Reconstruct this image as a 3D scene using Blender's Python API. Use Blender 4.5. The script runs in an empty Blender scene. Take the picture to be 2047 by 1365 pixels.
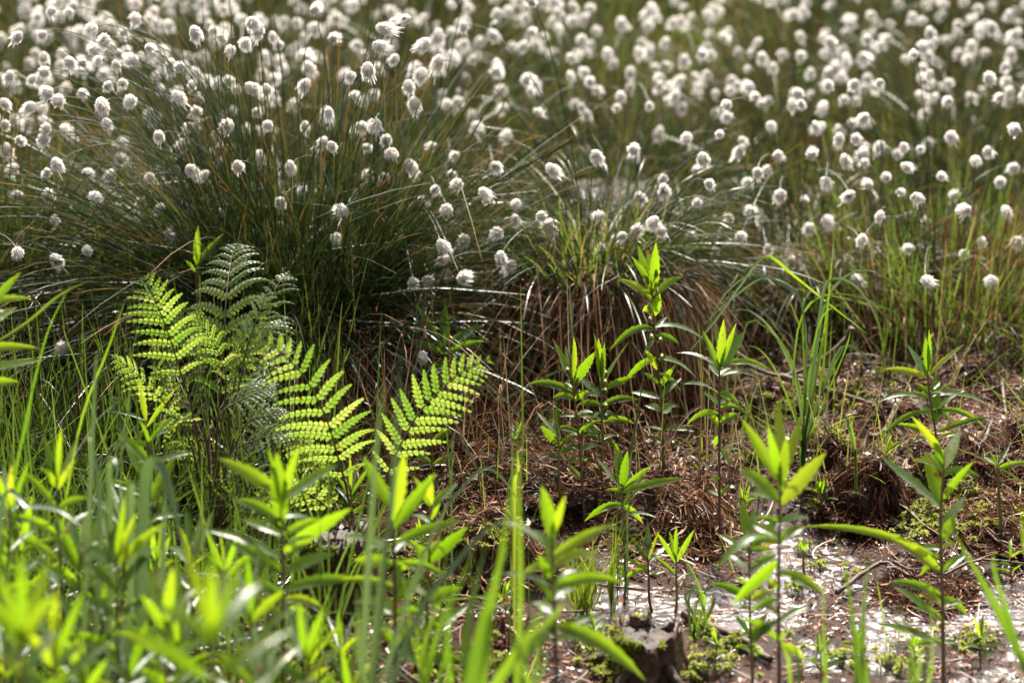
import bpy, math, random
import numpy as np
from mathutils import Vector

SC = bpy.context.scene
COL = SC.collection
R = random.Random(11)
NR = np.random.RandomState(7)
rad = math.radians

# ------------------------------------------------------------------ camera model
PITCH = rad(18.0); CAMZ = 1.35; FPX = 85 / 36 * 2047.0
FW = np.array([0, math.cos(PITCH), -math.sin(PITCH)])
UPV = np.array([0, math.sin(PITCH), math.cos(PITCH)])
RT = np.array([1.0, 0, 0]); CAM = np.array([0, 0, CAMZ])
TOCAM = -FW

def P(px, py, d):
    """the point of the place that the photograph shows at (px, py), d metres in front of the lens"""
    return CAM + d * (FW + RT * (px - 1023.5) / FPX - UPV * (py - 682.5) / FPX)

# ------------------------------------------------------------------ noise and ground height
def _hash(ix, iy, s):
    n = (ix.astype(np.int64) * 374761393 + iy.astype(np.int64) * 668265263 + s * 1442695041) & 0x7fffffff
    n = ((n ^ (n >> 13)) * 1274126177) & 0x7fffffff
    return ((n ^ (n >> 16)) & 0xffff) / 65535.0

def vnoise(x, y, s=0):
    x = np.asarray(x, float); y = np.asarray(y, float)
    ix = np.floor(x); iy = np.floor(y); fx = x - ix; fy = y - iy
    fx = fx * fx * (3 - 2 * fx); fy = fy * fy * (3 - 2 * fy)
    a = _hash(ix, iy, s); b = _hash(ix + 1, iy, s); c = _hash(ix, iy + 1, s); d = _hash(ix + 1, iy + 1, s)
    return (a * (1 - fx) + b * fx) * (1 - fy) + (c * (1 - fx) + d * fx) * fy - 0.5

def sst(a, b, x):
    t = np.clip((np.asarray(x, float) - a) / (b - a), 0, 1)
    return t * t * (3 - 2 * t)

def H(x, y):
    x = np.asarray(x, float); y = np.asarray(y, float)
    n1 = vnoise(x * 2.3, y * 2.3, 1); n2 = vnoise(x * 7, y * 7, 2); n3 = vnoise(x * 21, y * 21, 3); n4 = vnoise(x * 60, y * 60, 4)
    edge = 3.42 + 0.16 * vnoise(x * 3.1, y * 0.5, 9) * 2 - 0.10 * sst(0.35, 0.7, x)
    bank = sst(edge - 0.05, edge + 0.16, y)
    left = 1 - sst(-0.05, 0.12, x + 0.15 * vnoise(y * 4, x * 2, 5))
    rough = np.clip(np.maximum(bank, left * 0.6), 0, 1)
    h = 0.046 * bank + 0.024 * left + n1 * 0.02 * rough
    h = h + n2 * (0.012 + 0.035 * rough) + n3 * (0.017 + 0.021 * rough) + n4 * (0.004 + 0.013 * rough)
    h = h - 0.0028
    for (mx, my, mr, mh) in MOUNDS:
        q = ((x - mx) ** 2 + (y - my) ** 2) / (mr * mr)
        h = h + mh * np.exp(-q * 1.4)
    h = h + 0.05 * sst(4.3, 7, y)
    return h

MOUNDS = []
def Hs(x, y): return float(H(np.array([x]), np.array([y]))[0])

def ground_at(px, py, z=0.0):
    r = FW + RT * (px - 1023.5) / FPX - UPV * (py - 682.5) / FPX
    for _ in range(6):
        d = (z - CAMZ) / r[2]
        p = CAM + d * r
        z = Hs(p[0], p[1])
    return np.array([p[0], p[1], z])

# raised places of the ground: banks and root humps
for (px, py, r, h) in [(1340, 990, .10, .05), (1000, 960, .16, .04), (1900, 840, .22, .035), (1990, 960, .13, .05),
                       (960, 1110, .10, .035), (1880, 1090, .10, .025), (830, 1290, .14, .02), (1450, 1330, .12, .02), (1150, 1330, .10, .012)]:
    g = CAM + (FW + RT * (px - 1023.5) / FPX - UPV * (py - 682.5) / FPX) * (-1.33 / (FW - UPV * (py - 682.5) / FPX)[2])
    MOUNDS.append((g[0], g[1], r, h))

# ------------------------------------------------------------------ mesh building
def new_mesh(name, V, F, attrs=None, smooth=True, matidx=None):
    """V (n,3); F list of int arrays (m,k)"""
    me = bpy.data.meshes.new(name)
    V = np.ascontiguousarray(V, dtype=np.float32)
    me.vertices.add(len(V)); me.vertices.foreach_set('co', V.ravel())
    F = [f for f in F if len(f)]
    loops = np.concatenate([f.ravel() for f in F]).astype(np.int32)
    sizes = np.concatenate([np.full(len(f), f.shape[1]) for f in F])
    starts = np.concatenate([[0], np.cumsum(sizes)[:-1]]).astype(np.int32)
    me.loops.add(len(loops)); me.loops.foreach_set('vertex_index', loops)
    me.polygons.add(len(starts)); me.polygons.foreach_set('loop_start', starts)
    if matidx is not None:
        me.polygons.foreach_set('material_index', np.asarray(matidx, dtype=np.int32))
    me.update(calc_edges=True)
    if smooth: me.polygons.foreach_set('use_smooth', np.ones(len(starts), dtype=bool))
    for k, v in (attrs or {}).items():
        a = me.attributes.new(k, 'FLOAT', 'POINT')
        a.data.foreach_set('value', np.ascontiguousarray(v, dtype=np.float32))
    me.validate()
    return me

class MB:
    def __init__(s): s.V = []; s.F = {}; s.r = []; s.t = []; s.m = {}; s.n = 0
    def add(s, V, F, r=0.5, t=0.0, mat=0):
        V = np.asarray(V, float).reshape(-1, 3); n = len(V)
        s.V.append(V)
        for f in (F if isinstance(F, list) else [F]):
            f = np.asarray(f)
            if len(f):
                s.F.setdefault((f.shape[1], mat), []).append(f + s.n)
        s.r.append(np.broadcast_to(np.asarray(r, float), (n,))); s.t.append(np.broadcast_to(np.asarray(t, float), (n,)))
        s.n += n
    def mesh(s, name, origin=(0, 0, 0)):
        V = np.concatenate(s.V) - np.asarray(origin, float)
        Fs = []; mi = []
        for (k, m), fl in s.F.items():
            f = np.concatenate(fl); Fs.append(f); mi.append(np.full(len(f), m))
        return new_mesh(name, V, Fs, {'rnd': np.concatenate(s.r), 'along': np.concatenate(s.t)}, matidx=np.concatenate(mi))

def ribbons(mb, pts, side, hw, rnd, mat=0, fold=None):
    """pts (n,k,3), side (n,k,3) unit, hw (n,k) half width; fold: lift of the mid rib"""
    n, k, _ = pts.shape
    if fold is None:
        V = np.stack([pts - side * hw[..., None], pts + side * hw[..., None]], axis=2)   # n,k,2,3
        c = 2
    else:
        V = np.stack([pts - side * hw[..., None], pts + fold, pts + side * hw[..., None]], axis=2); c = 3
    idx = np.arange(n * k * c).reshape(n, k, c)
    F = []
    for j in range(c - 1):
        F.append(np.stack([idx[:, :-1, j], idx[:, :-1, j + 1], idx[:, 1:, j + 1], idx[:, 1:, j]], axis=-1).reshape(-1, 4))
    F = np.concatenate(F)
    r = np.repeat(np.broadcast_to(np.asarray(rnd, float).reshape(-1, 1), (n, k))[..., None], c, axis=2).ravel()
    t = np.broadcast_to(np.linspace(0, 1, k)[None, :, None], (n, k, c)).ravel()
    mb.add(V.reshape(-1, 3), F, r, t, mat)

def tube(mb, path, radii, rnd=0.5, sides=6, mat=0, cap=True):
    path = np.asarray(path, float); k = len(path)
    radii = np.broadcast_to(np.asarray(radii, float), (k,))
    T = np.gradient(path, axis=0); T /= np.linalg.norm(T, axis=1)[:, None] + 1e-12
    ref = np.array([0, 0, 1.0]) if abs(T[0][2]) < .9 else np.array([0, 1.0, 0])
    A = np.cross(T, ref); A /= np.linalg.norm(A, axis=1)[:, None] + 1e-9
    B = np.cross(T, A)
    an = np.linspace(0, 2 * math.pi, sides, endpoint=False)
    V = path[:, None] + radii[:, None, None] * (A[:, None] * np.cos(an)[None, :, None] + B[:, None] * np.sin(an)[None, :, None])
    idx = np.arange(k * sides).reshape(k, sides); nx = np.roll(idx, -1, axis=1)
    F = np.stack([idx[:-1], nx[:-1], nx[1:], idx[1:]], axis=-1).reshape(-1, 4)
    Fs = [F]
    if cap: Fs += [idx[0][::-1][None], idx[-1][None]]
    mb.add(V.reshape(-1, 3), Fs, rnd, np.repeat(np.linspace(0, 1, k), sides), mat)

def spline(pts, n):
    """Catmull-Rom through pts"""
    p = np.asarray(pts, float)
    if len(p) == 2: return p[0] + (p[1] - p[0]) * np.linspace(0, 1, n)[:, None]
    q = np.vstack([2 * p[0] - p[1], p, 2 * p[-1] - p[-2]])
    u = np.linspace(0, len(p) - 1 - 1e-6, n); i = u.astype(int); f = (u - i)[:, None]
    a, b, c, d = q[i], q[i + 1], q[i + 2], q[i + 3]
    return 0.5 * (2 * b + (c - a) * f + (2 * a - 5 * b + 4 * c - d) * f ** 2 + (3 * b - a - 3 * c + d) * f ** 3)

def unit(v):
    v = np.asarray(v, float); return v / (np.linalg.norm(v, axis=-1, keepdims=True) + 1e-12)

# ------------------------------------------------------------------ objects
def thing(name, label, cat, loc, group=None):
    o = bpy.data.objects.new(name, None); COL.objects.link(o)
    o.location = [float(c) for c in loc]; o['label'] = label; o['category'] = cat; o.empty_display_size = .05
    if group: o['group'] = group
    return o
def part(name, me, mats, parent=None):
    for m in (mats if isinstance(mats, (list, tuple)) else [mats]):
        if me.materials.find(m.name) < 0: me.materials.append(m)
    o = bpy.data.objects.new(name, me); COL.objects.link(o)
    if parent: o.parent = parent
    return o
def tag(o, label, cat=None, group=None, kind=None):
    if label: o['label'] = label
    if cat: o['category'] = cat
    if group: o['group'] = group
    if kind: o['kind'] = kind
    return o

# ------------------------------------------------------------------ materials
def mat_new(name):
    m = bpy.data.materials.new(name); m.use_nodes = True
    nt = m.node_tree; nt.nodes.clear()
    return m, nt, nt.nodes.new, nt.links.new
def ramp(nt, stops):
    n = nt.nodes.new('ShaderNodeValToRGB'); cr = n.color_ramp
    while len(cr.elements) < len(stops): cr.elements.new(.5)
    for e, (p, c) in zip(cr.elements, stops):
        e.position = p; e.color = (*c, 1)
    return n
def leaf_mat(name, stops, tstops, trans=.5, rough=.38, tip=None, noise=30, spec=.5, objrnd=0.45, bump=0.0, coat=0.0):
    """green leaf: front colour by random number, light passing through, sheen"""
    m, nt, N, L = mat_new(name)
    out = N('ShaderNodeOutputMaterial'); pr = N('ShaderNodeBsdfPrincipled'); tr = N('ShaderNodeBsdfTranslucent'); mx = N('ShaderNodeMixShader')
    at = N('ShaderNodeAttribute'); at.attribute_name = 'rnd'
    oi = N('ShaderNodeObjectInfo'); tc = N('ShaderNodeTexCoord'); no = N('ShaderNodeTexNoise'); no.inputs['Scale'].default_value = noise
    L(tc.outputs['Object'], no.inputs['Vector'])
    a = N('ShaderNodeMath'); a.operation = 'MULTIPLY_ADD'; L(oi.outputs['Random'], a.inputs[0]); a.inputs[1].default_value = objrnd; L(at.outputs['Fac'], a.inputs[2])
    b = N('ShaderNodeMath'); b.operation = 'MULTIPLY_ADD'; L(no.outputs['Fac'], b.inputs[0]); b.inputs[1].default_value = .5; L(a.outputs[0], b.inputs[2])
    c = N('ShaderNodeMath'); c.operation = 'SUBTRACT'; L(b.outputs[0], c.inputs[0]); c.inputs[1].default_value = .25 + objrnd * .5
    r1 = ramp(nt, stops); r2 = ramp(nt, tstops); L(c.outputs[0], r1.inputs[0]); L(c.outputs[0], r2.inputs[0])
    c1, c2 = r1.outputs[0], r2.outputs[0]
    if name in ('loosestrife_leaf', 'fern_leaf', 'sedge_green', 'grass_green'):     # small brown blemishes
        ns = N('ShaderNodeTexNoise'); ns.inputs['Scale'].default_value = 75; ns.inputs['Detail'].default_value = 2; L(tc.outputs['Object'], ns.inputs['Vector'])
        ms = N('ShaderNodeMapRange'); ms.inputs[1].default_value = .67; ms.inputs[2].default_value = .74; L(ns.outputs['Fac'], ms.inputs[0])
        q2 = []
        for cc in (c1, c2):
            mi = N('ShaderNodeMix'); mi.data_type = 'RGBA'; L(ms.outputs[0], mi.inputs[0]); L(cc, mi.inputs[6]); mi.inputs[7].default_value = (.16, .08, .02, 1); q2.append(mi.outputs[2])
        c1, c2 = q2
    if tip:
        al = N('ShaderNodeAttribute'); al.attribute_name = 'along'
        mr = N('ShaderNodeMapRange'); mr.inputs[1].default_value = tip[1]; mr.inputs[2].default_value = tip[2]; L(al.outputs['Fac'], mr.inputs[0])
        g = N('ShaderNodeMath'); g.operation = 'GREATER_THAN'; L(at.outputs['Fac'], g.inputs[0]); g.inputs[1].default_value = tip[3]
        mu = N('ShaderNodeMath'); mu.operation = 'MULTIPLY'; L(mr.outputs[0], mu.inputs[0]); L(g.outputs[0], mu.inputs[1])
        res = []
        for cc in (c1, c2):
            mi = N('ShaderNodeMix'); mi.data_type = 'RGBA'; L(mu.outputs[0], mi.inputs[0]); L(cc, mi.inputs[6]); mi.inputs[7].default_value = (*tip[0], 1)
            res.append(mi.outputs[2])
        c1, c2 = res
    L(c1, pr.inputs['Base Color']); pr.inputs['Roughness'].default_value = rough; pr.inputs['Specular IOR Level'].default_value = spec
    if coat: pr.inputs['Coat Weight'].default_value = coat; pr.inputs['Coat Roughness'].default_value = .3
    L(c2, tr.inputs['Color'])
    if bump:
        n2 = N('ShaderNodeTexNoise'); n2.inputs['Scale'].default_value = 260; L(tc.outputs['Object'], n2.inputs['Vector'])
        bp = N('ShaderNodeBump'); bp.inputs['Strength'].default_value = bump; bp.inputs['Distance'].default_value = .002
        L(n2.outputs['Fac'], bp.inputs['Height']); L(bp.outputs[0], pr.inputs['Normal'])
    mx.inputs[0].default_value = trans
    L(pr.outputs[0], mx.inputs[1]); L(tr.outputs[0], mx.inputs[2]); L(mx.outputs[0], out.inputs[0])
    return m
def solid_mat(name, stops, rough=.8, scale=40, bump=.4, dist=.004, spec=.5, detail=6, wet=None):
    m, nt, N, L = mat_new(name)
    out = N('ShaderNodeOutputMaterial'); pr = N('ShaderNodeBsdfPrincipled'); at = N('ShaderNodeAttribute'); at.attribute_name = 'rnd'
    tc = N('ShaderNodeTexCoord'); no = N('ShaderNodeTexNoise'); no.inputs['Scale'].default_value = scale; no.inputs['Detail'].default_value = detail; no.inputs['Roughness'].default_value = .65
    L(tc.outputs['Object'], no.inputs['Vector'])
    a = N('ShaderNodeMath'); a.operation = 'ADD'; L(at.outputs['Fac'], a.inputs[0]); L(no.outputs['Fac'], a.inputs[1])
    b = N('ShaderNodeMath'); b.operation = 'SUBTRACT'; L(a.outputs[0], b.inputs[0]); b.inputs[1].default_value = .5
    r1 = ramp(nt, stops); L(b.outputs[0], r1.inputs[0]); L(r1.outputs[0], pr.inputs['Base Color'])
    pr.inputs['Roughness'].default_value = rough; pr.inputs['Specular IOR Level'].default_value = spec
    bp = N('ShaderNodeBump'); bp.inputs['Strength'].default_value = bump; bp.inputs['Distance'].default_value = dist
    L(no.outputs['Fac'], bp.inputs['Height']); L(bp.outputs[0], pr.inputs['Normal']); L(pr.outputs[0], out.inputs[0])
    return m

M = {}
M['rush'] = leaf_mat('rush_green', [(0, (.012, .022, .008)), (.5, (.028, .044, .014)), (.85, (.055, .07, .026)), (1, (.12, .095, .045))],
                     [(0, (.025, .04, .010)), (.6, (.06, .09, .016)), (1, (.16, .14, .05))], trans=.25, rough=.36, tip=((.36, .16, .045), .72, .97, .62), spec=.26)
M['straw'] = leaf_mat('dead_straw', [(0, (.016, .005, .003)), (.4, (.07, .024, .011)), (.7, (.21, .085, .042)), (.9, (.40, .23, .14)), (1, (.58, .43, .31))],
                      [(0, (.05, .02, .008)), (.6, (.18, .085, .035)), (1, (.38, .26, .14))], trans=.22, rough=.5, spec=.18)
M['grass'] = leaf_mat('grass_green', [(0, (.028, .045, .014)), (.5, (.052, .084, .019)), (.85, (.10, .12, .03)), (1, (.2, .14, .07))],
                      [(0, (.09, .16, .015)), (.6, (.18, .28, .025)), (1, (.28, .25, .07))], trans=.36, rough=.35, tip=((.40, .22, .06), .75, 1.0, .75))
M['blade'] = leaf_mat('sedge_green', [(0, (.035, .07, .02)), (1, (.06, .115, .026))], [(0, (.14, .27, .01)), (1, (.24, .38, .014))], trans=.48, rough=.34, noise=12, spec=.6)
M['bluegrass'] = leaf_mat('sedge_bluish_green', [(0, (.045, .078, .036)), (1, (.085, .13, .06))], [(0, (.13, .22, .05)), (1, (.22, .32, .08))], trans=.3, rough=.36, noise=12, spec=.8)
M['yellowgrass'] = leaf_mat('young_grass', [(0, (.12, .2, .02)), (1, (.24, .3, .04))], [(0, (.2, .3, .015)), (1, (.33, .39, .03))], trans=.5, rough=.4)
M['leaf'] = leaf_mat('loosestrife_leaf', [(0, (.035, .075, .014)), (.7, (.058, .108, .018)), (1, (.09, .13, .025))],
                     [(0, (.15, .28, .006)), (.6, (.245, .40, .008)), (1, (.36, .45, .012))], trans=.5, rough=.36, noise=9, tip=((.5, .22, .03), .93, 1.0, .86), bump=.25, spec=.5)
M['stem'] = solid_mat('red_green_stem', [(0, (.10, .05, .02)), (.5, (.16, .08, .03)), (1, (.13, .17, .04))], rough=.45, scale=9, bump=.1)
M['fern'] = leaf_mat('fern_leaf', [(0, (.05, .095, .022)), (1, (.10, .16, .04))], [(0, (.15, .27, .022)), (.6, (.26, .37, .04)), (1, (.38, .45, .08))], trans=.5, rough=.42, noise=45, bump=.3, spec=.5, tip=((.30, .17, .04), .8, 1.0, .84))
M['rachis'] = solid_mat('fern_stalk', [(0, (.05, .03, .015)), (.5, (.12, .07, .03)), (1, (.16, .15, .05))], rough=.5, scale=30, bump=.2)
M['moss'] = leaf_mat('moss_green', [(0, (.09, .11, .012)), (.5, (.20, .23, .025)), (1, (.36, .36, .06))], [(0, (.3, .36, .02)), (1, (.6, .62, .06))], trans=.4, rough=.6, spec=.2)
M['stalk'] = leaf_mat('culm_green', [(0, (.035, .055, .018)), (1, (.08, .11, .04))], [(0, (.08, .13, .03)), (1, (.15, .2, .05))], trans=.15, rough=.35, objrnd=.6)
M['twig'] = solid_mat('grey_brown_twig', [(0, (.05, .03, .022)), (.5, (.12, .08, .06)), (1, (.25, .19, .15))], rough=.7, scale=60, bump=.5)
M['bark'] = solid_mat('wet_dark_bark', [(0, (.010, .005, .003)), (.5, (.055, .022, .011)), (1, (.18, .075, .035))], rough=.5, scale=45, bump=.9, dist=.008)
M['cutwood'] = solid_mat('wet_cut_wood', [(0, (.008, .004, .003)), (.5, (.032, .016, .011)), (1, (.10, .055, .04))], rough=.6, spec=.25, scale=30, bump=.5, dist=.003)
M['peat'] = solid_mat('peat', [(0, (.012, .006, .004)), (.5, (.04, .018, .010)), (1, (.10, .045, .024))], rough=.6, scale=50, bump=.9, dist=.01)
M['bud'] = solid_mat('flower_bud', [(0, (.10, .12, .03)), (1, (.3, .28, .06))], rough=.5, scale=60)

# cotton: white bristles tan at their bases, dark scales
m, nt, N, L = mat_new('cotton_bristle')
out = N('ShaderNodeOutputMaterial'); di = N('ShaderNodeBsdfDiffuse'); tr = N('ShaderNodeBsdfTranslucent'); mx = N('ShaderNodeMixShader')
al = N('ShaderNodeAttribute'); al.attribute_name = 'along'
rp = ramp(nt, [(0, (.30, .18, .10)), (.26, (.56, .42, .30)), (.5, (.90, .85, .79)), (1, (.97, .945, .91))]); L(al.outputs['Fac'], rp.inputs[0])
L(rp.outputs[0], di.inputs[0]); L(rp.outputs[0], tr.inputs[0]); mx.inputs[0].default_value = .5
L(di.outputs[0], mx.inputs[1]); L(tr.outputs[0], mx.inputs[2]); L(mx.outputs[0], out.inputs[0]); M['cotton'] = m
M['scale'] = solid_mat('dark_scales', [(0, (.02, .012, .01)), (.6, (.07, .04, .03)), (1, (.16, .1, .07))], rough=.6, scale=300)

# ground
m, nt, N, L = mat_new('peaty_mud')
out = N('ShaderNodeOutputMaterial'); pr = N('ShaderNodeBsdfPrincipled'); tc = N('ShaderNodeTexCoord')
n1 = N('ShaderNodeTexNoise'); n1.inputs['Scale'].default_value = 9; n1.inputs['Detail'].default_value = 9; n1.inputs['Roughness'].default_value = .7
n2 = N('ShaderNodeTexNoise'); n2.inputs['Scale'].default_value = 70; n2.inputs['Detail'].default_value = 8; n2.inputs['Roughness'].default_value = .75
n3 = N('ShaderNodeTexNoise'); n3.inputs['Scale'].default_value = 5; n3.inputs['Detail'].default_value = 5
for n in (n1, n2, n3): L(tc.outputs['Object'], n.inputs['Vector'])
r1 = ramp(nt, [(.3, (.006, .003, .002)), (.45, (.018, .007, .004)), (.58, (.05, .019, .009)), (.75, (.12, .055, .028))]); L(n2.outputs['Fac'], r1.inputs[0]); L(r1.outputs[0], pr.inputs['Base Color'])
wat = N('ShaderNodeAttribute'); wat.attribute_name = 'wet'
rr = N('ShaderNodeMapRange'); rr.inputs[1].default_value = 0; rr.inputs[2].default_value = 1; rr.inputs[3].default_value = .9; rr.inputs[4].default_value = .22; pr.inputs['Specular IOR Level'].default_value = .12
wn = N('ShaderNodeMath'); wn.operation = 'MULTIPLY_ADD'; L(n1.outputs['Fac'], wn.inputs[0]); wn.inputs[1].default_value = .8; L(wat.outputs['Fac'], wn.inputs[2])
ws = N('ShaderNodeMath'); ws.operation = 'SUBTRACT'; L(wn.outputs[0], ws.inputs[0]); ws.inputs[1].default_value = .4; L(ws.outputs[0], rr.inputs[0]); L(rr.outputs[0], pr.inputs['Roughness'])
bp = N('ShaderNodeBump'); bp.inputs['Strength'].default_value = .7; bp.inputs['Distance'].default_value = .006; L(n2.outputs['Fac'], bp.inputs['Height']); L(bp.outputs[0], pr.inputs['Normal'])
L(pr.outputs[0], out.inputs[0]); M['mud'] = m
# water: thin brown bog water with a fine ripple
m, nt, N, L = mat_new('bog_water')
out = N('ShaderNodeOutputMaterial'); pr = N('ShaderNodeBsdfPrincipled'); tc = N('ShaderNodeTexCoord')
pr.inputs['Base Color'].default_value = (.03, .014, .006, 1); pr.inputs['Roughness'].default_value = .08; pr.inputs['IOR'].default_value = 1.5
no = N('ShaderNodeTexNoise'); no.inputs['Scale'].default_value = 55; no.inputs['Detail'].default_value = 6; L(tc.outputs['Object'], no.inputs['Vector'])
bp = N('ShaderNodeBump'); bp.inputs['Strength'].default_value = .7; bp.inputs['Distance'].default_value = .009; L(no.outputs['Fac'], bp.inputs['Height']); L(bp.outputs[0], pr.inputs['Normal'])
L(pr.outputs[0], out.inputs[0]); M['water'] = m
# litter: mixed browns, wet
M['litter'] = leaf_mat('leaf_litter', [(0, (.012, .004, .003)), (.35, (.05, .016, .008)), (.6, (.18, .058, .022)), (.82, (.36, .17, .09)), (1, (.6, .46, .35))],
                       [(0, (.05, .02, .01)), (.6, (.35, .1, .02)), (1, (.5, .3, .15))], trans=.15, rough=.33, spec=.3)
M['orange'] = leaf_mat('fallen_leaf', [(0, (.22, .06, .015)), (1, (.42, .14, .03))], [(0, (.5, .12, .02)), (1, (.7, .25, .04))], trans=.35, rough=.3)

# ------------------------------------------------------------------ ground, water, sky
def axis(lo, hi, step, far, m=16):
    core = np.arange(lo, hi + step / 2, step)
    a = lo - np.geomspace(step * 2, far, m)[::-1]; b = hi + np.geomspace(step * 2, far, m)
    return np.concatenate([a, core, b])
gx = axis(-.95, 1.05, .0058, 150); gy = axis(2.55, 4.4, .0058, 150)
GX, GY = np.meshgrid(gx, gy); GZ = H(GX, GY)
idx = np.arange(GX.size).reshape(GX.shape)
F = np.stack([idx[:-1, :-1], idx[:-1, 1:], idx[1:, 1:], idx[1:, :-1]], axis=-1).reshape(-1, 4)
wet = (1 - sst(.004, .035, GZ))
me = new_mesh('ground', np.stack([GX, GY, GZ], -1).reshape(-1, 3), [F], {'wet': wet.ravel()})
tag(part('ground', me, M['mud']), 'dark brown peaty mud of the bog floor', kind='structure')
wx = np.linspace(-60, 60, 2); V = [(-6, -1, .0), (6, -1, .0), (6, 4.2, .0), (-6, 4.2, .0)]
tag(part('water', new_mesh('water', np.array(V, float), [np.array([[0, 1, 2, 3]])], smooth=False), M['water']), 'shallow brown bog water between litter and mud', kind='structure')

w = bpy.data.worlds.new('World'); SC.world = w; w.use_nodes = True
nt = w.node_tree; bg = nt.nodes['Background']; sk = nt.nodes.new('ShaderNodeTexSky'); sk.sky_type = 'NISHITA'
SUN_EL, SUN_AZ = rad(53), rad(4)
sk.sun_disc = False; sk.sun_elevation = SUN_EL; sk.sun_rotation = SUN_AZ; sk.dust_density = 2.5; sk.air_density = 1.0
hs = nt.nodes.new('ShaderNodeHueSaturation'); hs.inputs['Saturation'].default_value = .35; nt.links.new(sk.outputs[0], hs.inputs['Color']); nt.links.new(hs.outputs[0], bg.inputs[0]); bg.inputs[1].default_value = .05
# bright cloud band added out of view behind the bog, for white reflections
def WN(t): return nt.nodes.new(t)
tcw = WN('ShaderNodeTexCoord'); sx = WN('ShaderNodeSeparateXYZ'); nt.links.new(tcw.outputs['Generated'], sx.inputs[0])
def mrange(src, a, b):
    n = WN('ShaderNodeMapRange'); n.interpolation_type = 'SMOOTHSTEP'; n.inputs[1].default_value = a; n.inputs[2].default_value = b; nt.links.new(src, n.inputs[0]); return n.outputs[0]
def mul(p, q, op='MULTIPLY'):
    n = WN('ShaderNodeMath'); n.operation = op
    for i, v in enumerate((p, q)):
        if isinstance(v, (int, float)): n.inputs[i].default_value = v
        else: nt.links.new(v, n.inputs[i])
    return n.outputs[0]
cn = WN('ShaderNodeTexNoise'); cn.inputs['Scale'].default_value = 3.2; cn.inputs['Detail'].default_value = 7; nt.links.new(tcw.outputs['Generated'], cn.inputs['Vector'])
msk = mul(mul(mrange(sx.outputs[2], .05, .22), mul(1, mrange(sx.outputs[2], .55, .80), 'SUBTRACT')), mul(mrange(sx.outputs[1], .1, .6), mrange(cn.outputs['Fac'], .36, .56)))
bg2 = WN('ShaderNodeBackground'); bg2.inputs[0].default_value = (1, .98, .95, 1); nt.links.new(mul(msk, 2.4), bg2.inputs[1])
ad = WN('ShaderNodeAddShader'); nt.links.new(bg.outputs[0], ad.inputs[0]); nt.links.new(bg2.outputs[0], ad.inputs[1]); nt.links.new(ad.outputs[0], nt.nodes['World Output'].inputs[0])
su = bpy.data.lights.new('sun', 'SUN'); su.energy = 5; su.angle = rad(.53); su.color = (1, .93, .82)
so = bpy.data.objects.new('sun', su); COL.objects.link(so)
sd = Vector((math.sin(SUN_AZ) * math.cos(SUN_EL), math.cos(SUN_AZ) * math.cos(SUN_EL), math.sin(SUN_EL)))
so.rotation_euler = sd.to_track_quat('Z', 'Y').to_euler(); so.location = (0, 0, 10)

# ------------------------------------------------------------------ blades and tussocks
def fan_blades(mb, n, cx, cy, rootR, z0, lean, ln, sag, wd, segs=6, az=None, seed=0, rr=(0, 1), leanpow=1.0):
    """n blades growing from a disc, leaning outwards and sagging under their weight"""
    g = np.random.RandomState(seed)
    a = g.uniform(0, 2 * math.pi, n) if az is None else g.uniform(az[0], az[1], n)
    rho = rootR * np.sqrt(g.uniform(0, 1, n))
    a2 = a + g.normal(0, .5, n)
    root = np.stack([cx + rho * np.cos(a), cy + rho * np.sin(a), np.zeros(n)], -1)
    root[:, 2] = z0 - (rho / max(rootR, 1e-3)) ** 2 * .02
    le = lean[0] + (lean[1] - lean[0]) * g.uniform(0, 1, n) ** leanpow
    d = np.stack([np.cos(a2) * np.sin(le), np.sin(a2) * np.sin(le), np.cos(le)], -1)
    Ln = g.uniform(ln[0], ln[1], n)
    sg = g.uniform(sag[0], sag[1], n) * (0.25 + np.sin(le))
    t = np.linspace(0, 1, segs)[None, :, None]
    side0 = unit(np.cross(d, g.normal(0, 1, (n, 3))))
    wob = side0 * g.normal(0, .03, (n, 1))
    pts = root[:, None] + Ln[:, None, None] * (d[:, None] * t + np.array([0, 0, -1.0]) * (t ** 2.2) * sg[:, None, None] + wob[:, None] * np.sin(t * math.pi))
    kk_ = (g.rand(n, 1, 1) < .22) * np.maximum(t - g.uniform(.35, .8, (n, 1, 1)), 0) * Ln[:, None, None] * g.uniform(.4, 1.4, (n, 1, 1))
    pts = pts + kk_ * unit(side0 + g.normal(0, .6, (n, 3)) + np.array([0, 0, -.8]))[:, None]
    gz = H(pts[..., 0], pts[..., 1]) + .004
    pts[..., 2] = np.maximum(pts[..., 2], gz)
    T = np.gradient(pts, axis=1)
    side = unit(np.cross(T, g.normal(0, 1, (n, 1, 3)) * np.ones((1, segs, 1))))
    hw = g.uniform(wd[0], wd[1], n)[:, None] * .5 * np.array([np.clip((1 - u) * 3 + .15, 0, 1) for u in np.linspace(0, 1, segs)])[None]
    ribbons(mb, pts, side, hw, g.uniform(rr[0], rr[1], n))

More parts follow.
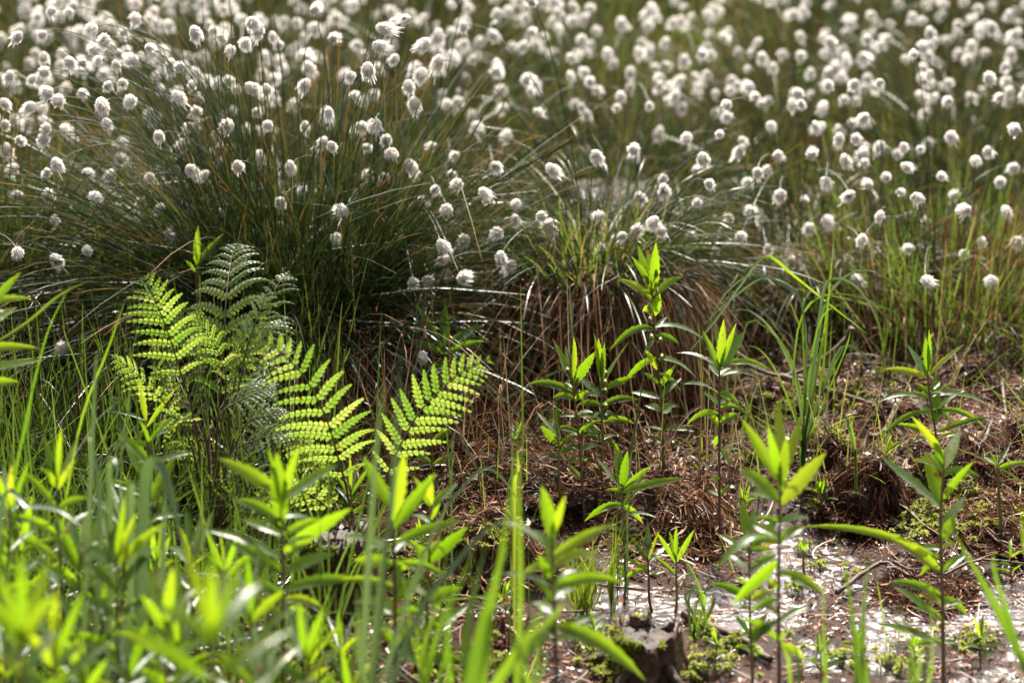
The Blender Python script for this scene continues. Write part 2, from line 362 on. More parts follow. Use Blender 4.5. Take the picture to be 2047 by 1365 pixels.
def mound_mesh(cx, cy, rr, hh, seed, name, origin):
    """a root mound standing on the ground: steep sides, bumpy top"""
    k, s = 14, 28
    V = []; g = random.Random(seed)
    ph = [g.uniform(0, 6.28) for _ in range(4)]
    zb = Hs(cx, cy)
    for i in range(k):
        u = i / (k - 1)
        r = rr * (1 - u ** 3) * (1 + .12 * (1 - u)) + 1e-4
        z = zb - .03 + (hh + .03) * (u ** .7)
        for j in range(s):
            a = 2 * math.pi * j / s
            f = 1 + .12 * math.sin(2 * a + ph[0]) + .08 * math.sin(5 * a + ph[1] + u * 3) + g.uniform(-.05, .05)
            V.append((cx + r * f * math.cos(a), cy + r * f * math.sin(a), z + g.uniform(-.006, .006)))
    idx = np.arange(k * s).reshape(k, s); nx = np.roll(idx, -1, axis=1)
    Fq = np.stack([idx[:-1], nx[:-1], nx[1:], idx[1:]], -1).reshape(-1, 4)
    V = np.array(V) - np.asarray(origin)
    return new_mesh(name, V, [Fq, idx[-1][None]], {'rnd': np.full(len(V), .4), 'along': np.zeros(len(V))})

# cotton heads: eight shapes shared by all of them
def head_mesh(seed, n=300, fine=True):
    g = np.random.RandomState(seed); mb = MB()
    # dark scales at the receptacle, open to one side
    op = unit(np.array([math.cos(seed * 1.7) * .8, math.sin(seed * 1.7) * .8, -.55]))
    openc = .72 + .3 * (g.rand() > .4)
    d = unit(g.normal(0, 1, (n * 2, 3)) + np.array([0, 0, .15]))
    keep = (d @ op) < openc
    d = d[keep][:n]; n = len(d)
    k = 5; t = np.linspace(0, 1, k)[None, :, None]
    Rr = g.uniform(.0108, .0140, (n, 1, 1)); G = g.uniform(.002, .009, (n, 1, 1)) * (1 + .8 * (g.rand(n, 1, 1) > .85)) * (1 - .3 * d[:, None, 2:3])
    stretch = 1 + g.uniform(-.25, .4)
    pts = d[:, None] * Rr * (t ** .8) * np.array([1, 1, .85]) + np.array([0, 0, -1.0]) * G * (t ** 2) * stretch
    pts += g.normal(0, .0005, (n, k, 3)) * t
    if seed % 4 == 1:      # pulled to one side by the wind
        pts += np.array([math.cos(seed * 2.1), math.sin(seed * 2.1), -.3]) * (t ** 2) * .0085 * g.uniform(.3, 1.3, (n, 1, 1))
    if seed % 10 == 9: pts[..., 2] *= .8
    T = np.gradient(pts, axis=1); side = unit(np.cross(T, d[:, None] + g.normal(0, .8, (n, 1, 3))))
    w0 = .0007 if fine else .0011
    hw = w0 * np.array([.5, 1.1, 1.4, 1.2, .35])[None] * g.uniform(.7, 1.3, (n, 1))
    ribbons(mb, pts, side, hw, g.uniform(0, 1, n))
    # solid lump of packed cotton inside
    a, b = 14, 9; V = []; tt = []
    for i in range(b):
        th = math.pi * i / (b - 1)
        for j in range(a):
            ph = 2 * math.pi * j / a
            q = np.array([math.sin(th) * math.cos(ph), math.sin(th) * math.sin(ph), math.cos(th)])
            r = (.0100 if seed % 10 != 9 else .0062) * (1 + g.uniform(-.08, .08))
            o = max(0, (q @ op) - .35)
            V.append(q * r * (1 - .75 * o) * np.array([1, 1, .95 * stretch]) + np.array([0, 0, -.0022])); tt.append(.8 - .95 * o)
    idx = np.arange(a * b).reshape(b, a); nx = np.roll(idx, -1, axis=1)
    mb.add(np.array(V), np.stack([idx[1:], nx[1:], nx[:-1], idx[:-1]], -1).reshape(-1, 4), .5, np.clip(np.array(tt), 0, 1))
    # scales
    c = op * .0068 + np.array([0, 0, -.001]); V = []
    for i in range(6):
        th = math.pi * i / 5
        for j in range(8):
            ph = 2 * math.pi * j / 8
            V.append(c + .0028 * np.array([math.sin(th) * math.cos(ph), math.sin(th) * math.sin(ph), math.cos(th) * 1.2]))
    idx = np.arange(48).reshape(6, 8); nx = np.roll(idx, -1, axis=1)
    mb.add(np.array(V), np.stack([idx[1:], nx[1:], nx[:-1], idx[:-1]], -1).reshape(-1, 4), .5, 0, mat=1)
    me = mb.mesh('seed_head'); me.materials.append(M['cotton']); me.materials.append(M['scale'])
    return me
HEADS = [head_mesh(s) for s in range(10)]
HEADS_FAR = [head_mesh(20 + s, 90, False) for s in range(6)]

def stalk_with_head(parent, root, tip, seed, far=False, size=1.0, thick=.0009, lean=None):
    g = random.Random(seed)
    root = np.asarray(root, float); tip = np.asarray(tip, float); L = np.linalg.norm(tip - root)
    out = tip - root; out[2] = 0
    low = out.dot(out) ** .5 / max(L, 1e-3)
    c1 = root + np.array([0, 0, 1]) * L * (.42 + .25 * low) + out * .15
    c2 = tip - out * (.18 + .1 * low) + np.array([0, 0, 1]) * L * (.02 + .12 * low * low) + np.array([g.gauss(0, .008), g.gauss(0, .008), 0])
    n = 8 if far else 12
    t = np.linspace(0, 1, n)[:, None]
    path = (1 - t) ** 3 * root + 3 * (1 - t) ** 2 * t * c1 + 3 * (1 - t) * t * t * c2 + t ** 3 * tip
    loc = np.array(parent.location)
    mb = MB(); tube(mb, path, np.linspace(thick * 1.25, thick * .75, n), g.random(), sides=3 if far else 5, cap=False)
    st = part('flower_stalk', mb.mesh('flower_stalk', loc), M['stalk'], parent)
    hd = bpy.data.objects.new('seed_head', (HEADS_FAR if far else HEADS)[g.randrange(6 if far else 10)]); COL.objects.link(hd); hd.parent = st
    hd.location = Vector(tip - loc); hd.rotation_euler = (g.gauss(0, .5), g.gauss(0, .5), g.uniform(0, 6.28))
    s = size * g.uniform(.62, .92); hd.scale = (s, s, s * g.uniform(.95, 1.15))
    return st

def base_of(px, d):
    """ground point at pixel column px and depth d"""
    py = 900
    for _ in range(12):
        p = P(px, py, d); py += (p[2] - Hs(p[0], p[1])) / d * FPX
    return np.array([p[0], p[1], Hs(p[0], p[1])])

HEADLIST = """103,20 140,20 37,72 87,113 85,67 184,55 210,78 248,62 270,32 138,123 167,124 188,100 200,117 237,106 232,127 268,120 297,95 342,128 360,133 65,157 88,143 20,150 95,182 115,200 163,185 216,168 245,164 203,207 260,198 62,213 384,168 355,192 437,162 457,160 500,175 532,177 389,63 425,60 442,72 505,43 517,58 545,72 557,87 490,83 462,97 617,133 611,168 662,78 624,22 392,220 459,245 512,222 535,248 657,223 37,277 10,248 87,275 93,255 128,257 212,245 317,268 367,287 380,253 12,297 27,333 112,325 95,343 172,345 223,347 300,353 187,392 95,387 380,338 410,348 475,330 520,310 323,412 283,400 450,410 442,423 644,378 607,380 662,290 645,284 108,437 494,452 562,449 785,47 813,38 765,57 755,92 790,117 735,137 843,147 701,150 816,170 705,193 828,205 850,87 773,278 731,293 780,302 751,247 820,330 736,345 771,352 838,400 870,377 893,413 40,473 35,502 162,482 173,497 233,487 110,518 62,527 213,568 128,693 233,803 52,867 62,845 323,702 490,642 443,623 655,637 585,505 420,860 701,518 888,517 826,562 790,475 825,587 928,477 906,497 883,490 893,543 860,558 921,557 845,710 8,205 40,390 580,330 690,420 610,250 560,400 335,465 250,440 670,470 720,250"""
HEADLIST2 = """988,330 1102,338 911,310 903,347 918,363 966,384 1028,403 1030,437 1083,430 1097,445 1267,297 1191,310 1327,355 1327,378 1278,393 1200,428 1306,440 1322,450 1404,315 1416,365 1394,403 1001,512 1022,530 1047,565 976,583 995,463 1203,493 1245,470 1270,460 1327,505 1323,460 1101,458 1376,470 1060,3 876,123 866,293 927,52"""
HEADLIST3 = """1554,308 1619,313 1533,335 1514,343 1494,362 1561,388 1653,437 1536,495 1439,267 1373,273 1678,275 1709,275 1513,192 1454,207 1454,230 1593,185 1601,204 1480,470 1620,455 1455,430 1585,520 1650,360 1480,300 1540,250 1630,250 1700,390 1390,340 1430,500 1500,420 1610,400"""
HEADLIST4 = """1806,290 1841,295 1973,300 1809,333 2028,335 1771,353 1796,382 1933,417 1908,390 1724,477 1784,512 1821,495 1928,505 1986,557 1711,557 1689,318 1729,323 1896,200 2001,193 1859,147 1976,153 1829,103 1759,163 1709,167 1656,168 1728,232 1760,430 1850,440 1880,350 1950,320 2010,420 2035,480 1960,480 1740,370 1850,560 2030,260 1760,290 1900,270 1690,520 2000,360 1830,390"""
HEADLIST5 = """1162,213 1233,213 1240,190 1073,223 1298,210 1320,258 1140,150 1403,105 1060,180 1180,160 1350,190"""
def hl(s): return [tuple(map(float, q.split(','))) for q in s.split()]

def heads_for(root, rootR, z0, th, pts, drange, seed, size=1.0, thick=.0009, clear=.12):
    g = random.Random(seed)
    for i, (px, py) in enumerate(pts):
        d = g.uniform(*drange)
        # low heads must stay above the ground
        tip = P(px, py, d)
        k = 0
        while tip[2] < Hs(tip[0], tip[1]) + clear and k < 20: d -= .04; tip = P(px, py, d); k += 1
        a = math.atan2(tip[1] - root[1], tip[0] - root[0]) + g.gauss(0, .5); rr = rootR * g.uniform(.1, .95)
        stalk_with_head(th, (root[0] + rr * math.cos(a), root[1] + rr * math.sin(a), z0 - .01), tip, seed * 1000 + i, size=size, thick=thick)

# --- big tussock on the left
b1 = base_of(600, 3.98); b1[2] = Hs(b1[0], b1[1])
T1 = thing('cottongrass_tussock', 'largest cottongrass tussock, dark green fan of stalks rising behind the ferns', 'cottongrass tussock', b1, 'cottongrass tussocks')
part('root_mound', mound_mesh(b1[0], b1[1], .17, .10, 3, 'root_mound', b1), M['peat'], T1)
mb = MB()
fan_blades(mb, 1250, b1[0], b1[1], .15, b1[2] + .10, (.03, .85), (.26, .46), (.10, .4), (.0012, .0021), 8, seed=1, leanpow=.9)
fan_blades(mb, 420, b1[0], b1[1], .15, b1[2] + .10, (.03, .9), (.42, .64), (.08, .28), (.0012, .002), 8, seed=4)
fan_blades(mb, 500, b1[0] - .05, b1[1], .12, b1[2] + .10, (.7, 1.35), (.45, .72), (.15, .4), (.0013, .0021), 9, az=(2.2, 3.9), seed=5)
fan_blades(mb, 1100, b1[0], b1[1], .17, b1[2] + .09, (.9, 1.5), (.28, .58), (.2, .5), (.0012, .0021), 8, seed=2)
part('leaves', mb.mesh('leaves', b1), M['rush'], T1)
mb = MB(); fan_blades(mb, 420, b1[0], b1[1], .18, b1[2] + .08, (.8, 1.6), (.15, .5), (.3, .8), (.001, .0024), 7, seed=3)
part('dead_leaves', mb.mesh('dead_leaves', b1), M['straw'], T1)
H1 = hl(HEADLIST)
heads_for(b1, .14, b1[2] + .10, T1, H1[:99], (3.6, 4.05), 5)
# --- tussock off the left edge whose stalks carry the rest of the low heads on the left
b0 = base_of(-60, 4.0)
T0 = thing('cottongrass_tussock', 'cottongrass tussock cut by the left edge, behind the long leaves', 'cottongrass tussock', b0, 'cottongrass tussocks')
part('root_mound', mound_mesh(b0[0], b0[1], .14, .08, 4, 'root_mound', b0), M['peat'], T0)
mb = MB(); fan_blades(mb, 1700, b0[0], b0[1], .14, b0[2] + .08, (.05, 1.4), (.3, .55), (.15, .5), (.0012, .0022), 7, seed=11)
part('leaves', mb.mesh('leaves', b0), M['rush'], T0)
rest = H1[99:]
heads_for(b0, .1, b0[2] + .08, T0, [p for p in rest if p[0] < 300], (3.6, 4.1), 6, clear=.06)
b1b = base_of(800, 4.15)
T1b = thing('cottongrass_tussock', 'cottongrass tussock just right of and behind the largest one', 'cottongrass tussock', b1b, 'cottongrass tussocks')
part('root_mound', mound_mesh(b1b[0], b1b[1], .14, .10, 4, 'root_mound', b1b), M['peat'], T1b)
mb = MB(); fan_blades(mb, 1500, b1b[0], b1b[1], .15, b1b[2] + .08, (.3, 1.5), (.16, .42), (.15, .6), (.0012, .0023), 8, seed=12)
part('leaves', mb.mesh('leaves', b1b), M['rush'], T1b)
mb = MB(); fan_blades(mb, 160, b1b[0], b1b[1], .14, b1b[2] + .09, (.8, 1.6), (.15, .5), (.3, .8), (.001, .0024), 7, seed=13)
part('dead_leaves', mb.mesh('dead_leaves', b1b), M['straw'], T1b)
heads_for(b1b, .1, b1b[2] + .1, T1b, [p for p in rest if p[0] >= 300], (3.65, 4.1), 7, clear=.06)

# --- brown tussock in the middle, skirt of dead leaves
b2 = base_of(1190, 4.02)
T2 = thing('cottongrass_tussock', 'brown tussock skirted with dead leaves, behind the tallest leafy plant', 'cottongrass tussock', b2, 'cottongrass tussocks')
part('root_mound', mound_mesh(b2[0], b2[1], .14, .20, 8, 'root_mound', b2), M['peat'], T2)
z2 = b2[2] + .20
mb = MB()
fan_blades(mb, 2000, b2[0], b2[1], .12, z2, (.9, 1.6), (.06, .17), (.6, 1.5), (.0013, .0034), 8, seed=21, rr=(.25, 1))
fan_blades(mb, 900, b2[0], b2[1], .15, z2 - .12, (1.0, 1.7), (.04, .14), (.6, 1.5), (.0013, .003), 7, seed=22, rr=(0, .5))
part('dead_leaves', mb.mesh('dead_leaves', b2), M['straw'], T2)
mb = MB()
fan_blades(mb, 1100, b2[0], b2[1] + .04, .12, z2, (.5, 1.5), (.12, .36), (.2, .8), (.0012, .0023), 8, seed=23)
part('leaves', mb.mesh('leaves', b2), M['rush'], T2)
mb = MB(); fan_blades(mb, 260, b2[0] + .0, b2[1] - .06, .08, z2 - .03, (.05, .7), (.08, .2), (.1, .5), (.002, .0035), 5, seed=24)
part('young_shoots', mb.mesh('young_shoots', b2), M['grass'], T2)
heads_for(b2, .12, z2, T2, hl(HEADLIST2), (3.75, 4.15), 8)

# --- tussock right of the middle
b3 = base_of(1570, 4.36)
T3 = thing('cottongrass_tussock', 'dark low tussock behind the arching grass, leaves lying to the left', 'cottongrass tussock', b3, 'cottongrass tussocks')
part('root_mound', mound_mesh(b3[0], b3[1], .17, .12, 9, 'root_mound', b3), M['peat'], T3)
mb = MB(); fan_blades(mb, 1500, b3[0], b3[1], .2, b3[2] + .10, (.5, 1.5), (.14, .36), (.3, 1.0), (.0013, .0025), 7, seed=31)
part('leaves', mb.mesh('leaves', b3), M['rush'], T3)
mb = MB(); fan_blades(mb, 1500, b3[0], b3[1], .21, b3[2] + .10, (.8, 1.6), (.10, .30), (.5, 1.3), (.0013, .003), 7, seed=32, rr=(0, .5))
part('dead_leaves', mb.mesh('dead_leaves', b3), M['straw'], T3)
heads_for(b3, .14, b3[2] + .16, T3, hl(HEADLIST3), (3.95, 4.4), 9)
b4 = base_of(1870, 4.22)
T4 = thing('cottongrass_tussock', 'upright bright green tussock standing at the back edge of the mud on the right', 'cottongrass tussock', b4, 'cottongrass tussocks')
part('root_mound', mound_mesh(b4[0], b4[1], .15, .05, 10, 'root_mound', b4), M['peat'], T4)
mb = MB(); fan_blades(mb, 420, b4[0], b4[1], .2, b4[2] + .04, (.03, .7), (.12, .32), (.05, .4), (.0016, .0034), 7, seed=41)
fan_blades(mb, 400, b4[0], b4[1], .22, b4[2] + .04, (.1, 1.3), (.10, .30), (.1, .6), (.0013, .0024), 7, seed=43)
part('leaves', mb.mesh('leaves', b4), M['grass'], T4)
mb = MB(); fan_blades(mb, 900, b4[0], b4[1], .2, b4[2] + .05, (.05, 1.2), (.1, .32), (.1, .8), (.0013, .003), 6, seed=42, rr=(.1, 1))
part('dead_leaves', mb.mesh('dead_leaves', b4), M['straw'], T4)
heads_for(b4, .14, b4[2] + .05, T4, hl(HEADLIST4), (3.85, 4.35), 10)
b5 = base_of(1230, 4.9)
T5 = thing('cottongrass_tussock', 'cottongrass tussock behind the brown tussock, heads level with the tallest leafy plant', 'cottongrass tussock', b5, 'cottongrass tussocks')
part('root_mound', mound_mesh(b5[0], b5[1], .15, .1, 12, 'root_mound', b5), M['peat'], T5)
mb = MB(); fan_blades(mb, 900, b5[0], b5[1], .18, b5[2] + .06, (.3, 1.4), (.14, .34), (.2, .7), (.0014, .0026), 7, seed=51)
part('leaves', mb.mesh('leaves', b5), M['rush'], T5)
heads_for(b5, .12, b5[2] + .1, T5, hl(HEADLIST5), (4.4, 4.9), 11)

# --- the field behind: six tussocks built whole, then copied row by row
BG = []
def bg_tussock(k):
    g = random.Random(100 + k)
    t = thing('cottongrass_tussock', '', 'cottongrass tussock', (0, 0, 0), 'cottongrass tussocks of the field behind')
    mb = MB()
    gg = np.random.RandomState(300 + k); n = 330
    a = gg.uniform(0, 6.283, n); rho = .17 * np.sqrt(gg.uniform(0, 1, n)); le = gg.uniform(.05, 1.35, n); L = gg.uniform(.12, .30, n)
    d = np.stack([np.cos(a) * np.sin(le), np.sin(a) * np.sin(le), np.cos(le)], -1)
    root = np.stack([rho * np.cos(a), rho * np.sin(a), np.full(n, .03)], -1)
    tt = np.linspace(0, 1, 6)[None, :, None]
    pts = root[:, None] + L[:, None, None] * (d[:, None] * tt + np.array([0, 0, -1.]) * tt ** 2.2 * (gg.uniform(.1, .7, n) * np.sin(le))[:, None, None])
    side = unit(np.cross(np.gradient(pts, axis=1), gg.normal(0, 1, (n, 1, 3)) * np.ones((1, 6, 1))))
    hw = gg.uniform(.0009, .0017, n)[:, None] * np.array([1, 1, 1, .9, .6, .2])[None]
    ribbons(mb, pts, side, hw, gg.uniform(0, 1, n))
    lv = part('leaves', mb.mesh('leaves'), M['rush'], t)
    nh = [22, 25, 20, 24, 26, 21][k]
    mb = MB()
    for i in range(nh):
        az = g.uniform(0, 6.28); r0 = .12 * g.random(); rr = .04 + .30 * g.random() ** .8; zz = g.uniform(.25, .44) - rr * .2
        r = np.array([r0 * math.cos(az), r0 * math.sin(az), .02]); tip = np.array([rr * math.cos(az), rr * math.sin(az), zz])
        q = np.linspace(0, 1, 7)[:, None]; c = r + np.array([0, 0, zz * .8]); path = (1 - q) ** 2 * r + 2 * q * (1 - q) * c + q * q * tip
        m1 = MB(); tube(m1, path, .0010, g.random(), sides=3, cap=False)
        st = part('flower_stalk', m1.mesh('flower_stalk'), M['stalk'], t)
        h = bpy.data.objects.new('seed_head', HEADS_FAR[g.randrange(6)]); COL.objects.link(h); h.parent = st
        h.location = tip; h.rotation_euler = (g.gauss(0, .4), g.gauss(0, .4), g.uniform(0, 6.28)); s = g.uniform(.8, 1.1); h.scale = (s, s, s)
    return t
PROTO = [bg_tussock(k) for k in range(6)]
def copy_tree(o, parent=None):
    c = o.copy(); COL.objects.link(c); c.parent = parent
    for ch in o.children: copy_tree(ch, c)
    return c
g = random.Random(77); spots = []
y = 4.7; row = 0
while y < 8.0:
    w2 = .2126 * y * 1.08 + .28; x = -w2 + g.uniform(0, .3)
    while x < w2:
        sx, sy = x + g.gauss(0, .06), y + g.gauss(0, .08)
        ok = all((sx - b[0]) ** 2 + (sy - b[1]) ** 2 > .08 for b in (b1, b0, b1b, b2, b3, b4, b5))
        if ok and not (abs(sx - .33) < .18 and 5.6 < sy < 6.6): spots.append((sx, sy, row))
        x += .33 + .008 * row
    y += .30 + .008 * row; row += 1
used = set()
FAR = 'out-of-focus white cottongrass tussock in the field beyond the front tussocks'
for i, (x, y, rw) in enumerate(spots):
    k = g.randrange(6)
    t = PROTO[k] if k not in used else copy_tree(PROTO[k])
    used.add(k)
    t.location = (x, y, Hs(x, y)); t.rotation_euler = (0, 0, g.uniform(0, 6.28)); s = g.uniform(.88, 1.15); t.scale = (s, s, s * g.uniform(.9, 1.1))
    t['label'] = FAR
print('tussock spots', len(spots))

# grass between the tussocks: nobody could count it
def field_grass(name, n, box, zr, wd, seed, mat, label, mask=None, sagk=.5, rr=(0, 1), lean=.55):
    g = np.random.RandomState(seed)
    y = g.uniform(box[2], box[3], n); x = g.uniform(-1, 1, n)
    x = (box[0] + box[1]) / 2 + x * (box[1] - box[0]) / 2
    if mask is not None:
        k = mask(x, y, g.uniform(0, 1, n)); x, y = x[k], y[k]
    n = len(x); z = H(x, y) - .005
    a = g.uniform(0, 6.283, n); le = np.abs(g.normal(0, lean, n)); L = g.uniform(zr[0], zr[1], n)
    d = np.stack([np.cos(a) * np.sin(le), np.sin(a) * np.sin(le), np.cos(le)], -1)
    t = np.linspace(0, 1, 6)[None, :, None]; root = np.stack([x, y, z], -1)
    pts = root[:, None] + L[:, None, None] * (d[:, None] * t + np.array([0, 0, -1.]) * t ** 2.2 * (sagk * g.uniform(.1, 1, n) * (np.sin(le) + .2))[:, None, None])
    pts[..., 2] = np.maximum(pts[..., 2], z[:, None])
    side = unit(np.cross(np.gradient(pts, axis=1), g.normal(0, 1, (n, 1, 3)) * np.ones((1, 6, 1))))
    hw = g.uniform(wd[0], wd[1], n)[:, None] * .5 * np.array([1, 1, 1, .85, .6, .15])[None]
    mb = MB(); ribbons(mb, pts, side, hw, g.uniform(rr[0], rr[1], n))
    return tag(part(name, mb.mesh(name), mat), label, kind='stuff')
cone = lambda x, y, u: np.abs(x) < .2126 * y * 1.1 + .25
field_grass('grass', 34000, (-2.6, 2.6, 4.35, 9.6), (.08, .22), (.0016, .0036), 61, M['grass'], 'olive green grass filling the gaps between the far tussocks', cone)
field_grass('dry_grass', 20000, (-2.6, 2.6, 4.08, 9.6), (.06, .22), (.0014, .0034), 62, M['straw'], 'brown dry grass low between the far tussocks', cone, rr=(0, .85))
field_grass('rush_grass', 26000, (-2.6, 2.6, 4.12, 9.6), (.12, .28), (.0013, .0024), 68, M['rush'], 'dark rush leaves between the far tussocks', cone)
lf = lambda x, y, u: (x < -.25 - .35 * (y - 3.2) * 0 - .02) & (u < np.clip((-.2 - x) * 3.0, 0, 1))
field_grass('meadow_grass', 3400, (-.95, -.1, 3.15, 4.3), (.12, .38), (.0016, .0036), 63, M['grass'], 'tangled green grass at the left below the big tussock', lf, rr=(0, .62), lean=.8, sagk=1.0)
field_grass('meadow_rush', 3600, (-.95, -.1, 3.15, 4.3), (.15, .42), (.0012, .0024), 66, M['rush'], 'dark thin arching rush leaves mixed into the grass at the left', lf, lean=1.0, sagk=1.1)
field_grass('low_grass', 5200, (-.95, .1, 2.15, 3.5), (.08, .38), (.0016, .0045), 64, M['grass'], 'thin green grass among the leafy plants at lower left', lambda x, y, u: (u < np.clip((-.12 - x) * 2.6, .02, 1)), rr=(0, .66), lean=.7, sagk=.8)
field_grass('sprig_grass', 1500, (-.15, 1.1, 2.65, 3.75), (.03, .13), (.0010, .0022), 69, M['yellowgrass'], 'thin young grass sprouting here and there from mud and bank', lambda x, y, u: vnoise(x * 9, y * 9, 55) > .20)
field_grass('bank_grass', 1300, (.0, 1.1, 3.3, 4.2), (.06, .24), (.0012, .0026), 70, M['grass'], 'sparse green grass growing on the brown bank', lambda x, y, u: vnoise(x * 6, y * 6, 56) > .12)
field_grass('fallen_straw', 3000, (-.9, .35, 3.3, 4.1), (.1, .34), (.0010, .0022), 65, M['straw'], 'pale dry grass lying about the feet of the tussocks', lambda x, y, u: (u < np.where(x < 0, 1, .5)), sagk=1.6, rr=(.3, 1))

# ------------------------------------------------------------------ litter, twigs and moss on the mud
def litter(name, n, box, seed, mat, label, lr, wr, dens, lift=.003, tilt=.25, curl=.1, rr=(0, 1), zmin=-.02, kk=4, shape=None):
    g = np.random.RandomState(seed)
    x = g.uniform(box[0], box[1], n); y = g.uniform(box[2], box[3], n); k = g.uniform(0, 1, n) < dens(x, y)
    x, y = x[k], y[k]; n = len(x); z = np.maximum(H(x, y), .0)
    a = g.uniform(0, 6.283, n); L = g.uniform(lr[0], lr[1], n)
    el = g.normal(0, tilt, n)
    d = np.stack([np.cos(a) * np.cos(el), np.sin(a) * np.cos(el), np.sin(el)], -1)
    t = np.linspace(-.5, .5, kk)[None, :, None]
    perp = np.stack([-np.sin(a), np.cos(a), np.zeros(n)], -1)
    pts = np.stack([x, y, z + g.uniform(.0005, lift, n)], -1)[:, None] + L[:, None, None] * (d[:, None] * t + perp[:, None] * (4 * t * t - .5) * g.normal(0, curl, (n, 1, 1)) + np.array([0, 0, 1.]) * (4 * t * t - .3) * g.normal(0, curl * .6, (n, 1, 1)))
    gz = np.maximum(H(pts[..., 0], pts[..., 1]), 0) + .0008
    pts[..., 2] = np.maximum(pts[..., 2], gz)
    sv = unit(perp[:, None] + np.array([0, 0, 1.]) * g.normal(0, .35, (n, 1, 1)))
    sh = np.array(shape if shape else [1] * kk)
    hw = g.uniform(wr[0], wr[1], n)[:, None] * .5 * sh[None]
    mb = MB(); ribbons(mb, pts, np.broadcast_to(sv, pts.shape), hw, g.uniform(rr[0], rr[1], n))
    return tag(part(name, mb.mesh(name), mat), label, kind='stuff')
BX = (-.9, 1.15, 2.55, 4.5)
dn = lambda x, y: np.clip(.5 + 1.2 * vnoise(x * 5, y * 5, 33) + 1.0 * vnoise(x * 17, y * 17, 34), .06, 1) * np.where(H(x, y) < .0015, .4, 1)
litter('needle_litter', 60000, BX, 71, M['litter'], 'fine brown needles and plant crumbs covering the mud', (.004, .016), (.0009, .0022), dn, tilt=.3)
litter('leaf_litter', 30000, BX, 72, M['litter'], 'small wet leaf flakes scattered on the mud', (.004, .013), (.002, .006), dn, rr=(0, .86), tilt=.35, shape=[.3, 1, 1, .2])
litter('straw_litter', 15000, BX, 73, M['straw'], 'pale broken straws lying on the bank and mud', (.02, .07), (.0009, .002), lambda x, y: dn(x, y) * np.where(y > 3.35, 1, .4), tilt=.15, kk=6, curl=.18, lift=.012, rr=(0, .95))
litter('orange_litter', 9000, BX, 74, M['orange'], 'orange scraps of fallen leaves in the litter', (.003, .010), (.002, .006), dn, tilt=.35, shape=[.3, 1, .9, .2])
litter('dead_fibres', 16000, (.0, 1.15, 3.25, 4.3), 75, M['straw'], 'reddish dead grass fibres on the raised bank', (.015, .05), (.0008, .0018), lambda x, y: np.clip((H(x, y) - .02) * 20, 0, 1), tilt=.5, kk=5, curl=.25, lift=.02, rr=(0, .8))

def moss_patch(spots, seed):
    g = np.random.RandomState(seed); mb = MB()
    for (px, py, r, n) in spots:
        c = ground_at(px, py)
        for _ in range(n):
            a = g.uniform(0, 6.283); q = r * min(abs(g.normal(0, .62)), 1.6)
            x, y = c[0] + q * math.cos(a), c[1] + q * math.sin(a) * .9
            z = Hs(x, y); z = max(z, 0) + .001; hh = g.uniform(.004, .015); rr = g.uniform(.005, .010); k = 22
            az = g.uniform(0, 6.283, k); el = g.uniform(-.2, 1.4, k)
            d = np.stack([np.cos(az) * np.cos(el), np.sin(az) * np.cos(el), np.sin(el)], -1)
            t = np.linspace(0, 1, 3)[None, :, None]
            pts = np.array([x, y, z + hh])[None, None] + d[:, None] * rr * t + np.array([0, 0, -1.]) * t * t * rr * .45
            side = unit(np.cross(d, [0, 0, 1.0]))[:, None] * np.ones((1, 3, 1))
            ribbons(mb, pts, side, np.array([.0009, .0015, .0002])[None] * np.ones((k, 1)), g.uniform(0, 1) * .6 + g.uniform(0, .4, k))
            pt = np.array([[x, y, z - .003], [x, y, z + hh]]); tube(mb, pt, .0008, .3, 3)
    return mb
SP = [(1760, 1035, .035, 60), (1820, 1010, .05, 90), (1900, 1000, .05, 80), (1850, 1060, .05, 90), (1960, 1050, .04, 50), (1700, 1030, .02, 16), (1990, 1020, .03, 30),
      (1700, 800, .06, 60), (1640, 790, .05, 40), (1560, 800, .05, 40), (1760, 760, .05, 30), (930, 1060, .06, 70), (1000, 1080, .05, 40), (750, 1130, .05, 70), (860, 1110, .05, 60),
      (820, 1200, .04, 50), (900, 1160, .04, 50), (1150, 1180, .03, 20), (1220, 1330, .06, 50), (1400, 1330, .08, 50), (1180, 1290, .04, 30), (1420, 1270, .04, 16), (880, 1345, .06, 80), (700, 1310, .06, 80),
      (1580, 1190, .02, 8), (1600, 1110, .015, 4), (1640, 1150, .02, 7), (1690, 1160, .02, 6), (1840, 1210, .02, 5), (1680, 1330, .04, 22), (1780, 1340, .04, 22), (1950, 1290, .04, 30), (1480, 1290, .04, 30),
      (1500, 925, .02, 12), (1870, 950, .03, 20), (1660, 920, .03, 14), (640, 1340, .05, 50), (1080, 1130, .03, 16), (340, 1170, .04, 40), (1010, 1330, .03, 25)]
mm = moss_patch(SP, 81)
tag(part('moss', mm.mesh('moss'), M['moss']), 'bright yellow-green moss in small star-shaped tufts on mud and stumps', kind='stuff')

